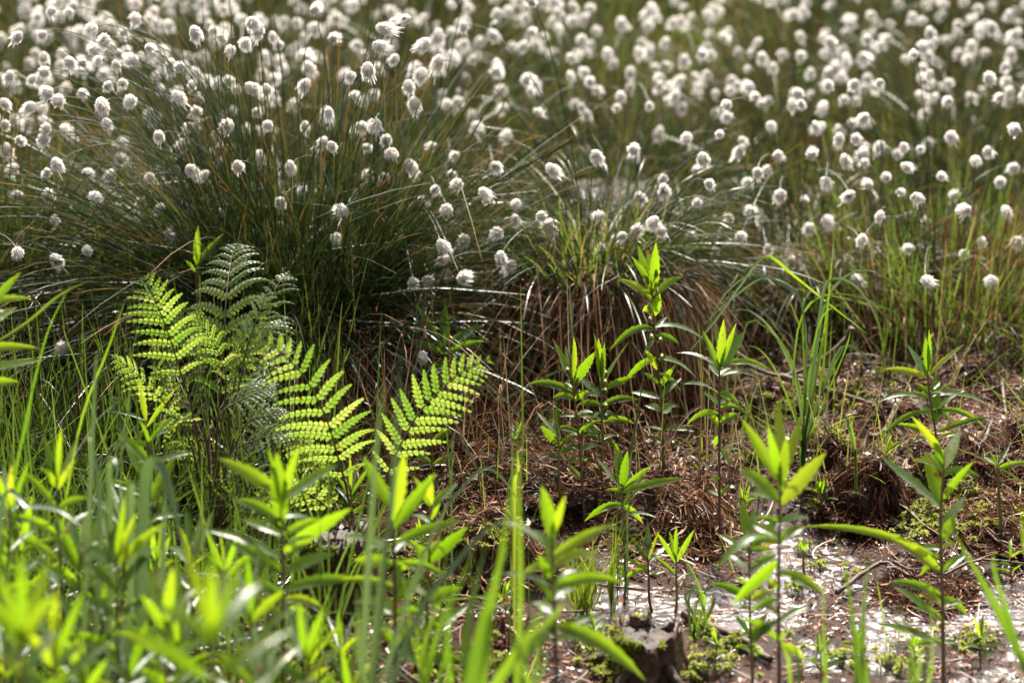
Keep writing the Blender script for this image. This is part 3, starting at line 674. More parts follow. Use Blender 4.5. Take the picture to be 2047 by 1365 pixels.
def stick(name, label, px, d, r0, r1, cat='twig', mat='twig', lift=.0, n=18, rough=.1, forks=()):
    """px: picture points; d: depth number, list, or None = lying on the ground"""
    pts = []
    for i, (a, b) in enumerate(px):
        if d is None: q = ground_at(a, b); q = q + np.array([0, 0, lift + .004])
        else: q = P(a, b, d[i] if isinstance(d, (list, tuple)) else d)
        pts.append(q)
    path = spline(pts, n); g = np.random.RandomState(len(label) + int(px[0][0])); rr = np.linspace(r0, r1, n)
    path[1:-1] += g.normal(0, 1, (n - 2, 3)) * rr[1:-1, None] * rough * 1.6
    org = pts[0]; t = thing(name, label, cat, org, 'twigs lying on the mud') if forks else None
    mb = MB(); tube(mb, path, rr * (1 + g.uniform(-.12, .12, n)), .5, 7)
    if not forks:
        o = part(name, mb.mesh(name, org), M[mat]); o.location = org; tag(o, label, cat, 'twigs lying on the mud'); return o
    part('main_stem', mb.mesh('main_stem', org), M[mat], t)
    for fk in forks:
        q = [P(a, b, d if not isinstance(d, (list, tuple)) else d[-1]) if d is not None else ground_at(a, b) + np.array([0, 0, lift + .01]) for a, b in fk]
        mb = MB(); tube(mb, spline(q, 10), np.linspace(r1 * 1.3, r1 * .5, 10), .5, 6); part('side_branch', mb.mesh('side_branch', org), M[mat], t)
    return t
stick('branch', 'forked pale brown branch rising from the bank behind the arching grass', [(1470, 720), (1560, 752), (1625, 730), (1682, 688), (1708, 655)], [3.86, 3.84, 3.82, 3.8, 3.8], .0032, .0045, 'branch', forks=[[(1560, 752), (1640, 775), (1720, 800), (1790, 822)], [(1500, 730), (1460, 700), (1410, 700)]])
stick('dead_stalk', 'thick dark broken stalk leaning out from the forked branch', [(1655, 800), (1672, 740), (1690, 690), (1703, 655)], [3.84, 3.82, 3.8, 3.79], .0060, .0050, 'stalk', 'bark')
stick('branch', 'dark grey stick leaning to the right behind the right-hand leafy plants', [(1870, 770), (1905, 730), (1945, 690), (1960, 655), (1990, 640)], [3.9, 3.95, 4, 4, 4], .0048, .0022, 'branch')
stick('branch', 'thin pale stick sloping on the bank behind the spiky plant', [(1965, 690), (1990, 660)], [3.95, 4.0], .0035, .003, 'branch')
stick('branch', 'short thick pale upright twig on the bank near the right edge', [(1990, 720), (1998, 690), (2000, 672)], 3.85, .004, .003, 'branch')
stick('branch', 'pale twig lying on the dark litter in front of the forked branch', [(1738, 853), (1765, 835), (1790, 822)], None, .0042, .003, 'branch')
stick('root', 'smooth pale curved root on the litter beside the arching grass', [(1640, 790), (1652, 815), (1648, 840), (1640, 850)], None, .0045, .003, 'root', lift=.006)
stick('branch', 'long thin stick sloping down the bank at the right', [(1930, 865), (1960, 895), (1985, 920), (1995, 930)], None, .0035, .002, 'branch')
stick('branch', 'dark curved branch rising out of the puddle on the right', [(1672, 1205), (1720, 1170), (1770, 1145), (1850, 1138), (1950, 1140), (2060, 1150)], None, .0034, .0018, 'branch', 'bark', lift=.012, forks=[[(1785, 1150), (1815, 1170), (1850, 1180)]])
stick('twig', 'thin black twig lying slantwise above the dark puddle branch', [(1805, 1030), (1840, 1065), (1880, 1090), (1925, 1140)], None, .002, .0014, lift=.012, mat='bark')
stick('twig', 'thin black twig near the right edge above the puddle', [(1943, 1043), (1975, 1085), (2005, 1110), (2050, 1130)], None, .0025, .0016, lift=.012, mat='bark')
stick('twig', 'long thin dark twig lying above the front stump', [(1090, 1180), (1180, 1198), (1290, 1212)], None, .0018, .0014, lift=.02, mat='bark')
stick('twig', 'pale straight twig lying below the mossy hump', [(865, 1216), (930, 1222), (985, 1228)], None, .002, .0014, lift=.015)
stick('root', 'reddish brown root running down to the lower right of the front stump', [(1366, 1240), (1430, 1268), (1500, 1300), (1540, 1330)], None, .006, .0045, 'root', lift=.005, mat='bark')
stick('twig', 'thin twig sloping left of the front stump', [(1110, 1255), (1160, 1254), (1205, 1250)], None, .0016, .0012, lift=.02)
stick('twig', 'bent brown twig in the litter below the second leafy plant', [(925, 1150), (940, 1110), (965, 1118), (985, 1135)], None, .0014, .001, lift=.01)
stick('twig', 'curved twig lying at the bottom edge near the middle', [(1560, 1365), (1640, 1340), (1720, 1325)], None, .0018, .0012, lift=.006)
stick('twig', 'dark twig lying across the wet litter at lower right', [(1850, 1240), (1920, 1228), (1990, 1222)], None, .0018, .0012, lift=.006, mat='bark')
stick('branch', 'forked bleached twig on the bank at the right edge', [(1960, 800), (2000, 815), (2047, 800)], None, .003, .002, 'branch', lift=.01, forks=[[(2000, 815), (2010, 850), (2020, 870)]])

# more nameless twiglets, small enough to be litter
litter('bark_litter', 3800, BX, 77, M['litter'], 'broad reddish chips of bark and peat on the bank', (.008, .026), (.004, .011), lambda x, y: np.clip((H(x, y) - .015) * 25, 0, 1) * .8 + .05, tilt=.4, kk=5, curl=.2, lift=.012, rr=(.15, .95), shape=[.4, 1, .9, 1, .3])
litter('twiglets', 800, BX, 76, M['twig'], 'small broken twigs strewn through the litter', (.03, .09), (.0016, .0030), dn, tilt=.12, kk=5, curl=.08, lift=.012, rr=(.2, .9))

# ------------------------------------------------------------------ stumps and root humps
def stump(label, px, top_py, d, r, h, seed, lean=0.0, jag=.15):
    """cut stump: fluted bark, sunken top face, roots"""
    top = P(px, top_py, d); x, y = top[0], top[1]; zb = Hs(x, y) - .03; zt = top[2]
    g = random.Random(seed); t = thing('tree_stump', label, 'tree stump', (x, y, zb + .03), 'old cut stumps in the mud')
    org = (x, y, zb + .03); s, k = 56, 16; V = []; ph = [g.uniform(0, 6.28) for _ in range(5)]
    prof = [1 + .10 * math.sin(3 * a + ph[0]) + .06 * math.sin(7 * a + ph[1]) + .035 * math.sin(17 * a + ph[2]) + g.uniform(-.02, .02) for a in [2 * math.pi * j / s for j in range(s)]]
    jz = [g.uniform(-1, .4) * jag * h * (.5 + .5 * math.sin(5 * 2 * math.pi * j / s + ph[3])) for j in range(s)]
    for i in range(k):
        u = i / (k - 1); fl = 1 + .75 * (1 - u) ** 2.2
        for j in range(s):
            a = 2 * math.pi * j / s; rr = r * fl * (prof[j] + .02 * math.sin(9 * u + j)) + g.uniform(-.0012, .0012)
            V.append((x + rr * math.cos(a), y + rr * math.sin(a), zb + (zt - zb + jz[j]) * u))
    # rim turned inwards
    for j in range(s):
        a = 2 * math.pi * j / s; rr = r * prof[j] * .86
        V.append((x + rr * math.cos(a), y + rr * math.sin(a), zt - .010 + g.uniform(-.002, .002)))
    idx = np.arange((k + 1) * s).reshape(k + 1, s); nx = np.roll(idx, -1, axis=1)
    V = np.array(V) - np.array(org)
    me = new_mesh('bark', V, [np.stack([idx[:-1], nx[:-1], nx[1:], idx[1:]], -1).reshape(-1, 4)], {'rnd': np.random.RandomState(seed).uniform(.2, .8, len(V)), 'along': np.zeros(len(V))})
    part('bark', me, M['bark'], t)
    V = []; kk = 12
    for i in range(kk):
        u = i / (kk - 1)
        for j in range(s):
            a = 2 * math.pi * j / s; rr = r * prof[j] * .87 * (1 - u) + 1e-4
            V.append((x + rr * math.cos(a), y + rr * math.sin(a), zt - .011 - .004 * math.sin(u * 3) + .0016 * math.sin(u * 34) + g.uniform(-.0012, .0012)))
    idx = np.arange(kk * s).reshape(kk, s); nx = np.roll(idx, -1, axis=1); V = np.array(V) - np.array(org)
    me = new_mesh('cut_face', V, [np.stack([idx[:-1], nx[:-1], nx[1:], idx[1:]], -1).reshape(-1, 4)], {'rnd': np.random.RandomState(seed).uniform(.3, .7, len(V)), 'along': np.zeros(len(V))})
    part('cut_face', me, M['cutwood'], t)
    q = np.random.RandomState(seed + 5); mb = MB()
    for _ in range(90):
        a = q.normal(math.pi * 1.05, .9); top_ = q.rand() < .55; z_ = zt - q.uniform(0, .02) if top_ else zb + .03 + q.uniform(0, .5) ** 2 * (zt - zb)
        rr_ = r * prof[int(a / (2 * math.pi) * s) % s] * (1.02 if top_ else 1.12) + .002; cx_, cy_ = x + rr_ * math.cos(a), y + rr_ * math.sin(a); kx = 18
        az = q.uniform(0, 6.283, kx); el = q.uniform(-.3, 1.4, kx); dv = np.stack([np.cos(az) * np.cos(el), np.sin(az) * np.cos(el), np.sin(el)], -1)
        pts = np.array([cx_, cy_, z_])[None, None] + dv[:, None] * .007 * np.linspace(0, 1, 3)[None, :, None]
        ribbons(mb, pts, unit(np.cross(dv, [0, 0, 1.]))[:, None] * np.ones((1, 3, 1)), np.array([.0008, .0013, .0002])[None] * np.ones((kx, 1)), q.uniform(0, .6) + q.uniform(0, .3, kx))
    part('moss_cover', mb.mesh('moss_cover', org), M['moss'], t)
    for q in range(4):
        a = g.uniform(0, 6.28); p0 = np.array([x + r * .9 * math.cos(a), y + r * .9 * math.sin(a), zb + .05]); L = g.uniform(.04, .1)
        p1 = p0 + np.array([math.cos(a) * L * .5, math.sin(a) * L * .5, -.02]); p2 = p0 + np.array([math.cos(a + .3) * L, math.sin(a + .3) * L, -.06])
        mb = MB(); tube(mb, spline([p0, p1, p2], 8), np.linspace(r * .22, r * .08, 8), .4, 7); part('root', mb.mesh('root', org), M['bark'], t)
    return t
stump('small round stump with a wet shiny cut top at the bottom, right of the middle', 1292, 1256, 3.03, .040, .1, 1, jag=.5)
stump('dark tall stump with moss at its foot, left below the bright fern', 672, 1062, 3.17, .045, .16, 2, jag=.35)

def hump(label, px, py, r, h, seed, fib, cat='root hump', mossy=False):
    c = ground_at(px, py); t = thing('root_hump', label, cat, c, 'humps of dead roots and grass')
    part('mound', mound_mesh(c[0], c[1], r * .8, h, seed, 'mound', c), M['peat'], t)
    mb = MB(); q = np.random.RandomState(seed); n = fib
    ro = r * 1.25 * np.sqrt(q.uniform(0, 1, n)); a = q.uniform(0, 6.283, n); x0 = c[0] + ro * np.cos(a); y0 = c[1] + ro * np.sin(a)
    az = a + q.normal(0, 1.1, n); L = q.uniform(.015, .06, n); tt = np.linspace(-.5, .5, 7)[None]
    cv = q.normal(0, .5, (n, 1)); X = x0[:, None] + L[:, None] * (np.cos(az)[:, None] * tt - np.sin(az)[:, None] * cv * (tt * tt - .1)); Y = y0[:, None] + L[:, None] * (np.sin(az)[:, None] * tt + np.cos(az)[:, None] * cv * (tt * tt - .1))
    dome = c[2] + h * np.clip(1 - (((X - c[0]) ** 2 + (Y - c[1]) ** 2) / (r * r)) ** 1.3, -.1, 1) * (1 + .5 * vnoise(X * 40, Y * 40, seed))
    Z = np.maximum(np.maximum(dome, H(X, Y)) + q.uniform(0, .009, (n, 1)) + L[:, None] * .25 * (tt * q.normal(0, 1, (n, 1))), np.maximum(H(X, Y), 0) + .001)
    pts = np.stack([X, Y, Z], -1); sd_ = unit(np.cross(np.gradient(pts, axis=1), q.normal(0, 1, (n, 1, 3)) + np.array([0, 0, .6])))
    ribbons(mb, pts, sd_, q.uniform(.0004, .0011, (n, 1)) * np.ones((1, 7)), q.uniform(0, 1, n) ** 1.3 * .95)
    part('dead_fibres', mb.mesh('dead_fibres', c), M['straw'], t)
    if mossy:
        g = np.random.RandomState(seed); mb = MB()
        for _ in range(110):
            a = g.uniform(0, 6.283); q = r * .8 * math.sqrt(g.uniform()); x, y = c[0] + q * math.cos(a), c[1] + q * math.sin(a); z = c[2] + h * (1 - (q / r) ** 2 * .5) + .002
            k = 18; az = g.uniform(0, 6.283, k); el = g.uniform(-.2, 1.4, k); d = np.stack([np.cos(az) * np.cos(el), np.sin(az) * np.cos(el), np.sin(el)], -1)
            tt = np.linspace(0, 1, 3)[None, :, None]; pts = np.array([x, y, z])[None, None] + d[:, None] * .006 * tt
            ribbons(mb, pts, unit(np.cross(d, [0, 0, 1.]))[:, None] * np.ones((1, 3, 1)), np.array([.0007, .0012, .0002])[None] * np.ones((k, 1)), g.uniform(0, .6) + g.uniform(0, .3, k))
        part('moss_cover', mb.mesh('moss_cover', c), M['moss'], t)
    return t
hump('round mossy hump of dead roots in the middle, above the pale straight twig', 965, 1110, .075, .05, 91, 2200, mossy=True)
hump('reddish hump of dead straw at the foot of the tall leafy plants', 1350, 1000, .09, .045, 92, 2600)
hump('shaggy brown hump of dead fibres behind the mossy puddle edge', 1735, 975, .06, .055, 93, 1700)
hump('low hump of dead straw and moss at the right edge', 1985, 1000, .09, .03, 94, 1800, mossy=True)
hump('grey-brown hump under the dark curved branch in the puddle', 1850, 1165, .055, .02, 95, 700)
hump('broad brown mat of fibres between the bright fern and the tall plants', 1010, 925, .14, .03, 96, 3600)

# ------------------------------------------------------------------ broad-leaved plants (loosestrife)
def leaf_ab(mb, A, B, width, arch, g, face=None, rnd=None, k=17, serr=.12):
    """lance-shaped leaf from A to B, arching up in between, folded along its mid rib"""
    A = np.asarray(A, float); B = np.asarray(B, float); L = np.linalg.norm(B - A)
    t = np.linspace(0, 1, k)[:, None]
    C = (A + B) / 2 + np.array([0, 0, 1.]) * arch * L
    pts = (1 - t) ** 2 * A + 2 * t * (1 - t) * C + t * t * B
    T = unit(np.gradient(pts, axis=0))
    b = g.uniform(.35, 1.0) if face is None else face
    Nn = unit(np.array([0, 0, 1.]) * (1.1 - b) + TOCAM * b + np.array([g.gauss(0, .25), g.gauss(0, .2), 0]))
    S = unit(np.cross(T, Nn)); Nf = np.cross(S, T)
    u = t[:, 0]; prof = (u + .02) ** .75 * (1 - u) ** 1.0; prof /= prof.max()
    prof = np.where(u < .06, np.maximum(prof, .18), prof)
    sr = 1 + serr * np.array([(1 if i % 2 else -1) * g.uniform(.4, 1.2) for i in range(k)])
    hw = width * (.50 if width < .017 else .42) * prof * sr; hw[-1] = width * .01
    tw = g.gauss(0, .25); th = tw * (u - .3)
    S2 = S * np.cos(th)[:, None] + Nf * np.sin(th)[:, None]; N2 = np.cross(S2, T)
    vf = g.uniform(.12, .38)
    offs = [(-1, 1.0), (-.5, .38), (0, 0), (.5, .38), (1, 1.0)]
    wave = np.array([g.gauss(0, .06) for _ in range(k)])
    V = np.stack([pts + S2 * (hw * o)[:, None] + N2 * (hw * (vf * q + (wave if abs(o) == 1 else 0)))[:, None] for o, q in offs], axis=1)
    idx = np.arange(k * 5).reshape(k, 5)
    F = np.concatenate([np.stack([idx[:-1, j], idx[:-1, j + 1], idx[1:, j + 1], idx[1:, j]], -1) for j in range(4)]).reshape(-1, 4)
    mb.add(V.reshape(-1, 3), F, g.random() if rnd is None else rnd, np.repeat(u, 5))

NODEB = {}
def plant(label, d, stem, leaves, w=17, seed=0, name='loosestrife_plant', group='broad-leaved green plants', stemw=.0022, buds=0, face=None, to_ground=True, jitter=.03, cat='leafy plant', mat='leaf'):
    """stem: picture points from foot to top; leaves: (node x, node y, tip x, tip y[, width px[, arch]])"""
    g = random.Random(seed * 13 + 5)
    sp = [P(a, b, d) for a, b in stem]
    foot = sp[0]
    if to_ground:
        gz = Hs(foot[0], foot[1])
        if foot[2] > gz + .01: foot = np.array([foot[0] + g.gauss(0, .01), foot[1], gz - .01]); sp = [foot] + sp
        foot = np.array([sp[0][0], sp[0][1], gz])
    t = thing(name, label, cat, foot, group)
    path = spline(sp, 16); n = len(path); mb = MB()
    tube(mb, path, np.linspace(stemw * 1.15, stemw * .45, n), g.random(), 7)
    part('stem', mb.mesh('stem', foot), M['stem'], t)
    zs = path[:, 2]
    leaves = list(leaves)
    if len(leaves) >= 8 and seed < 30:            # smaller leaf pairs lower down and in the axils
        Lm = float(np.mean([math.hypot(l[2] - l[0], l[3] - l[1]) for l in leaves])); wm = float(np.mean([l[4] if len(l) > 4 else w for l in leaves]))
        x0_, y0_ = stem[-1]; x1_, y1_ = stem[0]; y1_ = min(y1_, 1345)
        for q in range(6):
            f = (q + g.uniform(.1, .8)) / 6.5 * .9 + .08; yy = y0_ + (y1_ - y0_) * f; xx = float(np.interp(-yy, [-b for a, b in stem], [a for a, b in stem]))
            for sg in (-1, 1):
                if g.random() < .25: continue
                l = Lm * g.uniform(.4, .85); e = g.uniform(-.25, .75)
                leaves.append((xx, yy, xx + sg * l * math.cos(e) * g.uniform(.5, 1), yy - l * math.sin(e), wm * .68 * g.uniform(.7, 1.1), g.uniform(.1, .3)))
    for i, lf in enumerate(leaves):
        bx, by, tx, ty = lf[:4]; ww = lf[4] if len(lf) > 4 else w; ar = lf[5] if len(lf) > 5 else None
        A = P(bx, by, d)
        j = int(np.argmin(np.abs(zs - A[2])))
        A = A * .35 + np.array([path[j][0], path[j][1], A[2]]) * .65     # leaf springs from the stem
        lenpx = math.hypot(tx - bx, ty - by); vert = abs(ty - by) / max(lenpx, 1)
        dd = g.choice((-1, 1)) * g.uniform(.3, 1.2) * jitter
        B = P(tx, ty, d + dd)
        if ar is None: ar = g.uniform(.05, .12) if (ty < by - 10 and vert > .6) else g.uniform(.14, .26)
        mb = MB(); leaf_ab(mb, A, B, ww / FPX * d, ar, g, face)
        part('leaf', mb.mesh('leaf', foot), M[mat], t)
    for i in range(buds):
        j = int(n * (.45 + .45 * i / max(buds, 1))); q = path[j] + np.array([g.choice((-1, 1)) * .006, g.gauss(0, .004), .004])
        mb = MB(); pp = spline([path[j], q, q + np.array([0, 0, .009])], 7); tube(mb, pp, [.0006, .0008, .0016, .0032, .0036, .0026, .0008], g.random(), 7)
        part('flower_bud', mb.mesh('flower_bud', foot), M['bud'], t)
    return t

plant('tallest leafy plant, buds on its stem, in front of the brown tussock', 3.60, [(1327, 965), (1325, 860), (1318, 760), (1308, 650), (1303, 570), (1302, 520)],
      [(1305, 602, 1235, 559, 20), (1310, 592, 1365, 554, 16), (1303, 590, 1275, 489, 18, .02), (1305, 590, 1311, 484, 26, .02), (1303, 585, 1294, 502, 16, .02), (1303, 570, 1262, 512, 12, .03),
       (1309, 632, 1319, 586, 20, .02), (1305, 620, 1285, 622, 16, .3), (1300, 656, 1218, 702, 15, .32), (1312, 654, 1413, 684, 16, .28), (1312, 671, 1357, 687, 15, .2), (1306, 675, 1284, 716, 12, .1),
       (1313, 717, 1245, 768, 14, .3), (1318, 717, 1393, 757, 15, .28), (1318, 796, 1258, 784, 16, .1), (1320, 793, 1362, 756, 14, .1), (1318, 745, 1361, 782, 12, .15), (1322, 822, 1287, 810, 12, .15),
       (1323, 826, 1343, 806, 24, .05), (1326, 859, 1276, 854, 9, .1), (1326, 859, 1388, 862, 12, .12), (1327, 884, 1287, 872, 12, .1), (1327, 884, 1357, 880, 10, .1), (1315, 740, 1290, 700, 12), (1318, 770, 1285, 745, 12), (1320, 775, 1350, 730, 12)], seed=1, buds=9)
plant('leafy plant left of the tallest one, first of the close pair', 3.50, [(1166, 1005), (1160, 900), (1151, 820), (1143, 750), (1138, 700)],
      [(1146, 763, 1104, 676, 14, .05), (1143, 765, 1118, 715, 14, .03), (1147, 760, 1146, 672, 22, .02), (1149, 766, 1190, 702, 22, .04), (1144, 786, 1055, 768, 17, .22), (1146, 798, 1106, 794, 14, .2),
       (1148, 832, 1073, 862, 12, .28), (1153, 828, 1185, 824, 14, .2), (1154, 866, 1110, 857, 13, .2), (1157, 866, 1198, 842, 13, .2), (1157, 893, 1125, 905, 12, .3), (1158, 900, 1195, 892, 12, .2), (1152, 800, 1180, 785, 15), (1146, 745, 1130, 690, 12, .02)], seed=2, buds=5)
plant('leafy plant left of the tallest one, second of the close pair', 3.56, [(1205, 905), (1203, 830), (1202, 770), (1205, 715)],
      [(1203, 766, 1187, 665, 20, .03), (1204, 762, 1209, 684, 12, .02), (1206, 770, 1257, 683, 17, .04), (1200, 790, 1141, 743, 17, .05), (1207, 780, 1272, 752, 14, .08), (1201, 792, 1169, 773, 14, .1),
       (1205, 811, 1277, 800, 15, .22), (1201, 812, 1154, 810, 14, .25), (1205, 845, 1268, 847, 14, .28), (1202, 838, 1157, 834, 13, .2), (1202, 866, 1145, 872, 13, .28), (1203, 885, 1174, 866, 11), (1205, 880, 1240, 905, 11, .3), (1204, 750, 1196, 676, 14, .02)], seed=3, buds=5)
plant('leafy plant right of the tallest one, long drooping leaves', 3.42, [(1440, 1062), (1438, 930), (1438, 820), (1438, 750), (1443, 700)],
      [(1437, 743, 1404, 660, 15, .03), (1439, 740, 1447, 637, 18, .02), (1441, 736, 1491, 659, 24, .04), (1440, 735, 1472, 645, 12, .02), (1436, 736, 1350, 706, 17, .2), (1441, 735, 1540, 740, 16, .26),
       (1441, 753, 1513, 754, 16, .26), (1436, 785, 1366, 767, 17, .18), (1440, 785, 1478, 810, 14, .24), (1440, 815, 1504, 840, 12, .4), (1435, 828, 1372, 850, 12, .38), (1440, 845, 1478, 826, 14, .15), (1436, 855, 1418, 832, 14), (1437, 872, 1427, 895, 12, .2), (1437, 900, 1458, 925, 11, .2),
       (1438, 720, 1430, 650, 14, .02)], seed=4)
plant('leafy plant just behind the bright right-hand fern frond', 3.68, [(900, 905), (896, 820), (891, 740), (888, 690)],
      [(885, 702, 832, 608, 16, .04), (889, 700, 890, 606, 20, .02), (893, 697, 969, 648, 20, .1), (885, 712, 803, 682, 17, .18), (894, 709, 975, 683, 14, .15), (894, 772, 962, 778, 15, .25), (887, 735, 822, 755, 17, .25),
       (895, 800, 840, 790, 13), (896, 830, 945, 850, 13), (890, 710, 880, 620, 12, .02), (898, 860, 915, 915, 12)], seed=5)
plant('small thin leafy shoot at the foot of the bright right-hand frond', 3.45, [(866, 1000), (864, 930), (862, 860)],
      [(863, 856, 846, 812, 13, .03), (864, 856, 879, 803, 13, .03), (862, 886, 904, 857, 16, .1), (861, 886, 812, 893, 12, .15), (864, 930, 915, 915, 12), (863, 925, 830, 915, 12)], seed=6)
plant('leafy plant with dark toothed spiky top on the bank at right', 3.56, [(1888, 1000), (1874, 890), (1860, 800), (1853, 740)],
      [(1855, 753, 1814, 689, 18, .03), (1854, 750, 1848, 663, 12, .02), (1856, 750, 1857, 658, 14, .02), (1855, 752, 1862, 672, 12, .02), (1855, 756, 1766, 738, 15, .14), (1858, 753, 1928, 688, 13, .08), (1860, 798, 1752, 806, 14, .24),
       (1862, 792, 1986, 818, 15, .26), (1864, 825, 1757, 877, 12, .32), (1866, 832, 1817, 795, 13, .1), (1868, 824, 1928, 781, 11, .12), (1873, 850, 1869, 744, 22, .03), (1866, 822, 1905, 850, 15, .4), (1868, 822, 1975, 860, 12, .28),
       (1874, 864, 1984, 834, 12, .1), (1874, 872, 1789, 847, 13, .12), (1860, 775, 1840, 800, 15), (1862, 780, 1880, 760, 14), (1857, 740, 1850, 675, 16, .02)], seed=7)
plant('slightly blurred leafy plant with broad pale leaves in front of the spiky one', 3.02, [(1886, 1365), (1884, 1200), (1880, 1050), (1885, 960), (1888, 900)],
      [(1876, 1012, 1761, 912, 34, .02), (1878, 1008, 1848, 903, 36, .02), (1882, 935, 1866, 870, 16, .05), (1886, 940, 1845, 905, 20, .1), (1888, 938, 1918, 858, 26, .03), (1882, 1000, 1947, 922, 14, .12), (1884, 912, 1823, 832, 16, .03),
       (1882, 1060, 1930, 990, 22, .05), (1882, 1110, 1840, 1150, 18, .2), (1883, 1143, 1779, 1075, 22, .08), (1884, 1140, 1930, 1110, 20, .1), (1882, 1190, 1779, 1163, 20, .14), (1884, 1195, 1935, 1230, 18, .2), (1860, 1235, 1784, 1170, 20, .1), (1883, 1290, 1756, 1247, 18, .14), (1884, 1080, 1910, 1030, 24, .03),
       (1884, 1120, 1600, 1053, 17, .16), (1884, 1240, 1825, 1215, 18)], seed=8, stemw=.0026)
plant('tall leafy plant standing in the puddle, largest leaves spread to both sides', 2.80, [(1556, 1400), (1556, 1260), (1557, 1120), (1559, 1010), (1562, 930)],
      [(1558, 1007, 1477, 938, 28, .18), (1559, 1008, 1652, 903, 38, .02), (1559, 965, 1482, 836, 24, .02), (1560, 962, 1556, 800, 24, .02), (1560, 962, 1604, 832, 22, .03), (1559, 960, 1535, 850, 20, .02), (1557, 1080, 1428, 1142, 28, .42),
       (1557, 1077, 1505, 1048, 24, .1), (1558, 1077, 1612, 1052, 18, .1), (1557, 1144, 1646, 1186, 30, .18), (1556, 1120, 1462, 1210, 30, .05), (1557, 1146, 1590, 1160, 26, .1), (1556, 1198, 1502, 1224, 18, .2), (1557, 1243, 1615, 1212, 18, .1),
       (1556, 1240, 1500, 1290, 18), (1556, 1290, 1610, 1320, 18), (1560, 985, 1573, 870, 22, .02)], seed=9, stemw=.0026)
plant('smaller leafy plant to the left of the one standing in the puddle', 2.95, [(1504, 1380), (1500, 1250), (1498, 1120), (1494, 1060)],
      [(1497, 1085, 1483, 998, 20, .02), (1498, 1078, 1510, 1010, 14, .02), (1499, 1108, 1567, 1022, 18, .05), (1497, 1108, 1436, 1068, 14, .1), (1498, 1142, 1446, 1106, 17, .1), (1499, 1140, 1552, 1108, 16, .1), (1499, 1197, 1418, 1166, 18, .14),
       (1500, 1200, 1550, 1185, 16, .2), (1500, 1270, 1466, 1225, 12), (1501, 1280, 1535, 1222, 14)], seed=10)
plant('dark leafy plant above the front stump, one leaf pointing right', 3.28, [(1250, 1185), (1248, 1100), (1244, 1010), (1243, 960)],
      [(1243, 980, 1192, 915, 20, .03), (1243, 975, 1229, 888, 16, .02), (1244, 978, 1255, 900, 18, .02), (1246, 984, 1367, 956, 18, .06), (1245, 980, 1303, 931, 14, .06), (1245, 1007, 1168, 1042, 15, .22), (1246, 1010, 1285, 1046, 13, .2),
       (1246, 1027, 1312, 1034, 11, .15), (1243, 970, 1240, 895, 14, .02), (1245, 1015, 1200, 1010, 14, .15), (1247, 1045, 1215, 1062, 11, .2)], seed=11)
plant('blurred leafy plant left of the front stump, broad arching leaves', 2.66, [(1112, 1420), (1110, 1290), (1106, 1180), (1104, 1090), (1102, 1040)],
      [(1104, 1075, 1082, 970, 38, .02), (1106, 1145, 1100, 1050, 30, .02), (1108, 1110, 1226, 1048, 24, .06), (1102, 1098, 990, 1042, 24, .2), (1104, 1172, 1002, 1146, 22, .15), (1108, 1172, 1248, 1166, 24, .22), (1105, 1158, 1075, 1108, 22, .05),
       (1110, 1245, 990, 1370, 46, .02), (1110, 1250, 1290, 1360, 40, .2), (1104, 1070, 1130, 990, 16, .02), (1108, 1230, 1060, 1205, 20)], seed=12, stemw=.0026)
plant('blurred leafy plant beside the tall dark grass blades', 2.74, [(792, 1400), (790, 1260), (789, 1140), (785, 1050), (780, 990)],
      [(788, 1058, 872, 944, 32, .03), (784, 1044, 808, 902, 36, .02), (780, 1012, 726, 912, 34, .02), (784, 1092, 682, 1072, 20, .14), (790, 1086, 922, 1042, 20, .1), (788, 1128, 708, 1120, 32, .1), (790, 1128, 892, 1152, 18, .24), (788, 1172, 682, 1158, 18, .12),
       (790, 1200, 850, 1140, 34, .04), (789, 1205, 706, 1204, 20, .15), (792, 1265, 738, 1255, 26), (790, 1190, 800, 1110, 30, .03), (793, 1300, 840, 1330, 24)], seed=13, stemw=.0026)
plant('leafy plant with wavy leaves right of the tall dark grass blades', 2.90, [(852, 1400), (853, 1280), (856, 1160), (860, 1060), (861, 1010)],
      [(861, 1012, 825, 950, 15, .03), (862, 1010, 859, 948, 14, .02), (863, 1010, 915, 965, 16, .05), (858, 1124, 936, 1052, 30, .03), (862, 1045, 820, 1030, 12), (861, 1040, 880, 1005, 12, .04), (857, 1202, 924, 1175, 28, .08), (857, 1130, 830, 1085, 26, .03),
       (855, 1264, 938, 1208, 34, .04), (855, 1190, 800, 1160, 34, .06), (854, 1275, 800, 1245, 26), (853, 1320, 925, 1320, 26, .15), (855, 1215, 820, 1230, 24)], seed=14, stemw=.0024)
plant('large bright leafy plant in front of the dark stump', 2.72, [(568, 1420), (567, 1280), (566, 1160), (564, 1070), (562, 1000)],
      [(560, 985, 435, 915, 34, .06), (564, 1052, 553, 903, 42, .02), (566, 1002, 676, 928, 32, .05), (562, 1038, 466, 998, 22, .12), (565, 1118, 408, 1060, 24, .14), (567, 1104, 703, 1015, 30, .05), (565, 1145, 455, 1082, 28, .08), (567, 1145, 670, 1106, 26, .12),
       (567, 1180, 722, 1160, 24, .16), (565, 1070, 480, 1037, 22, .1), (568, 1070, 645, 1036, 18, .1), (562, 1000, 600, 888, 18, .03), (560, 990, 535, 895, 20, .02), (566, 1190, 480, 1170, 24, .15), (567, 1230, 620, 1230, 24)], seed=15, stemw=.0028)
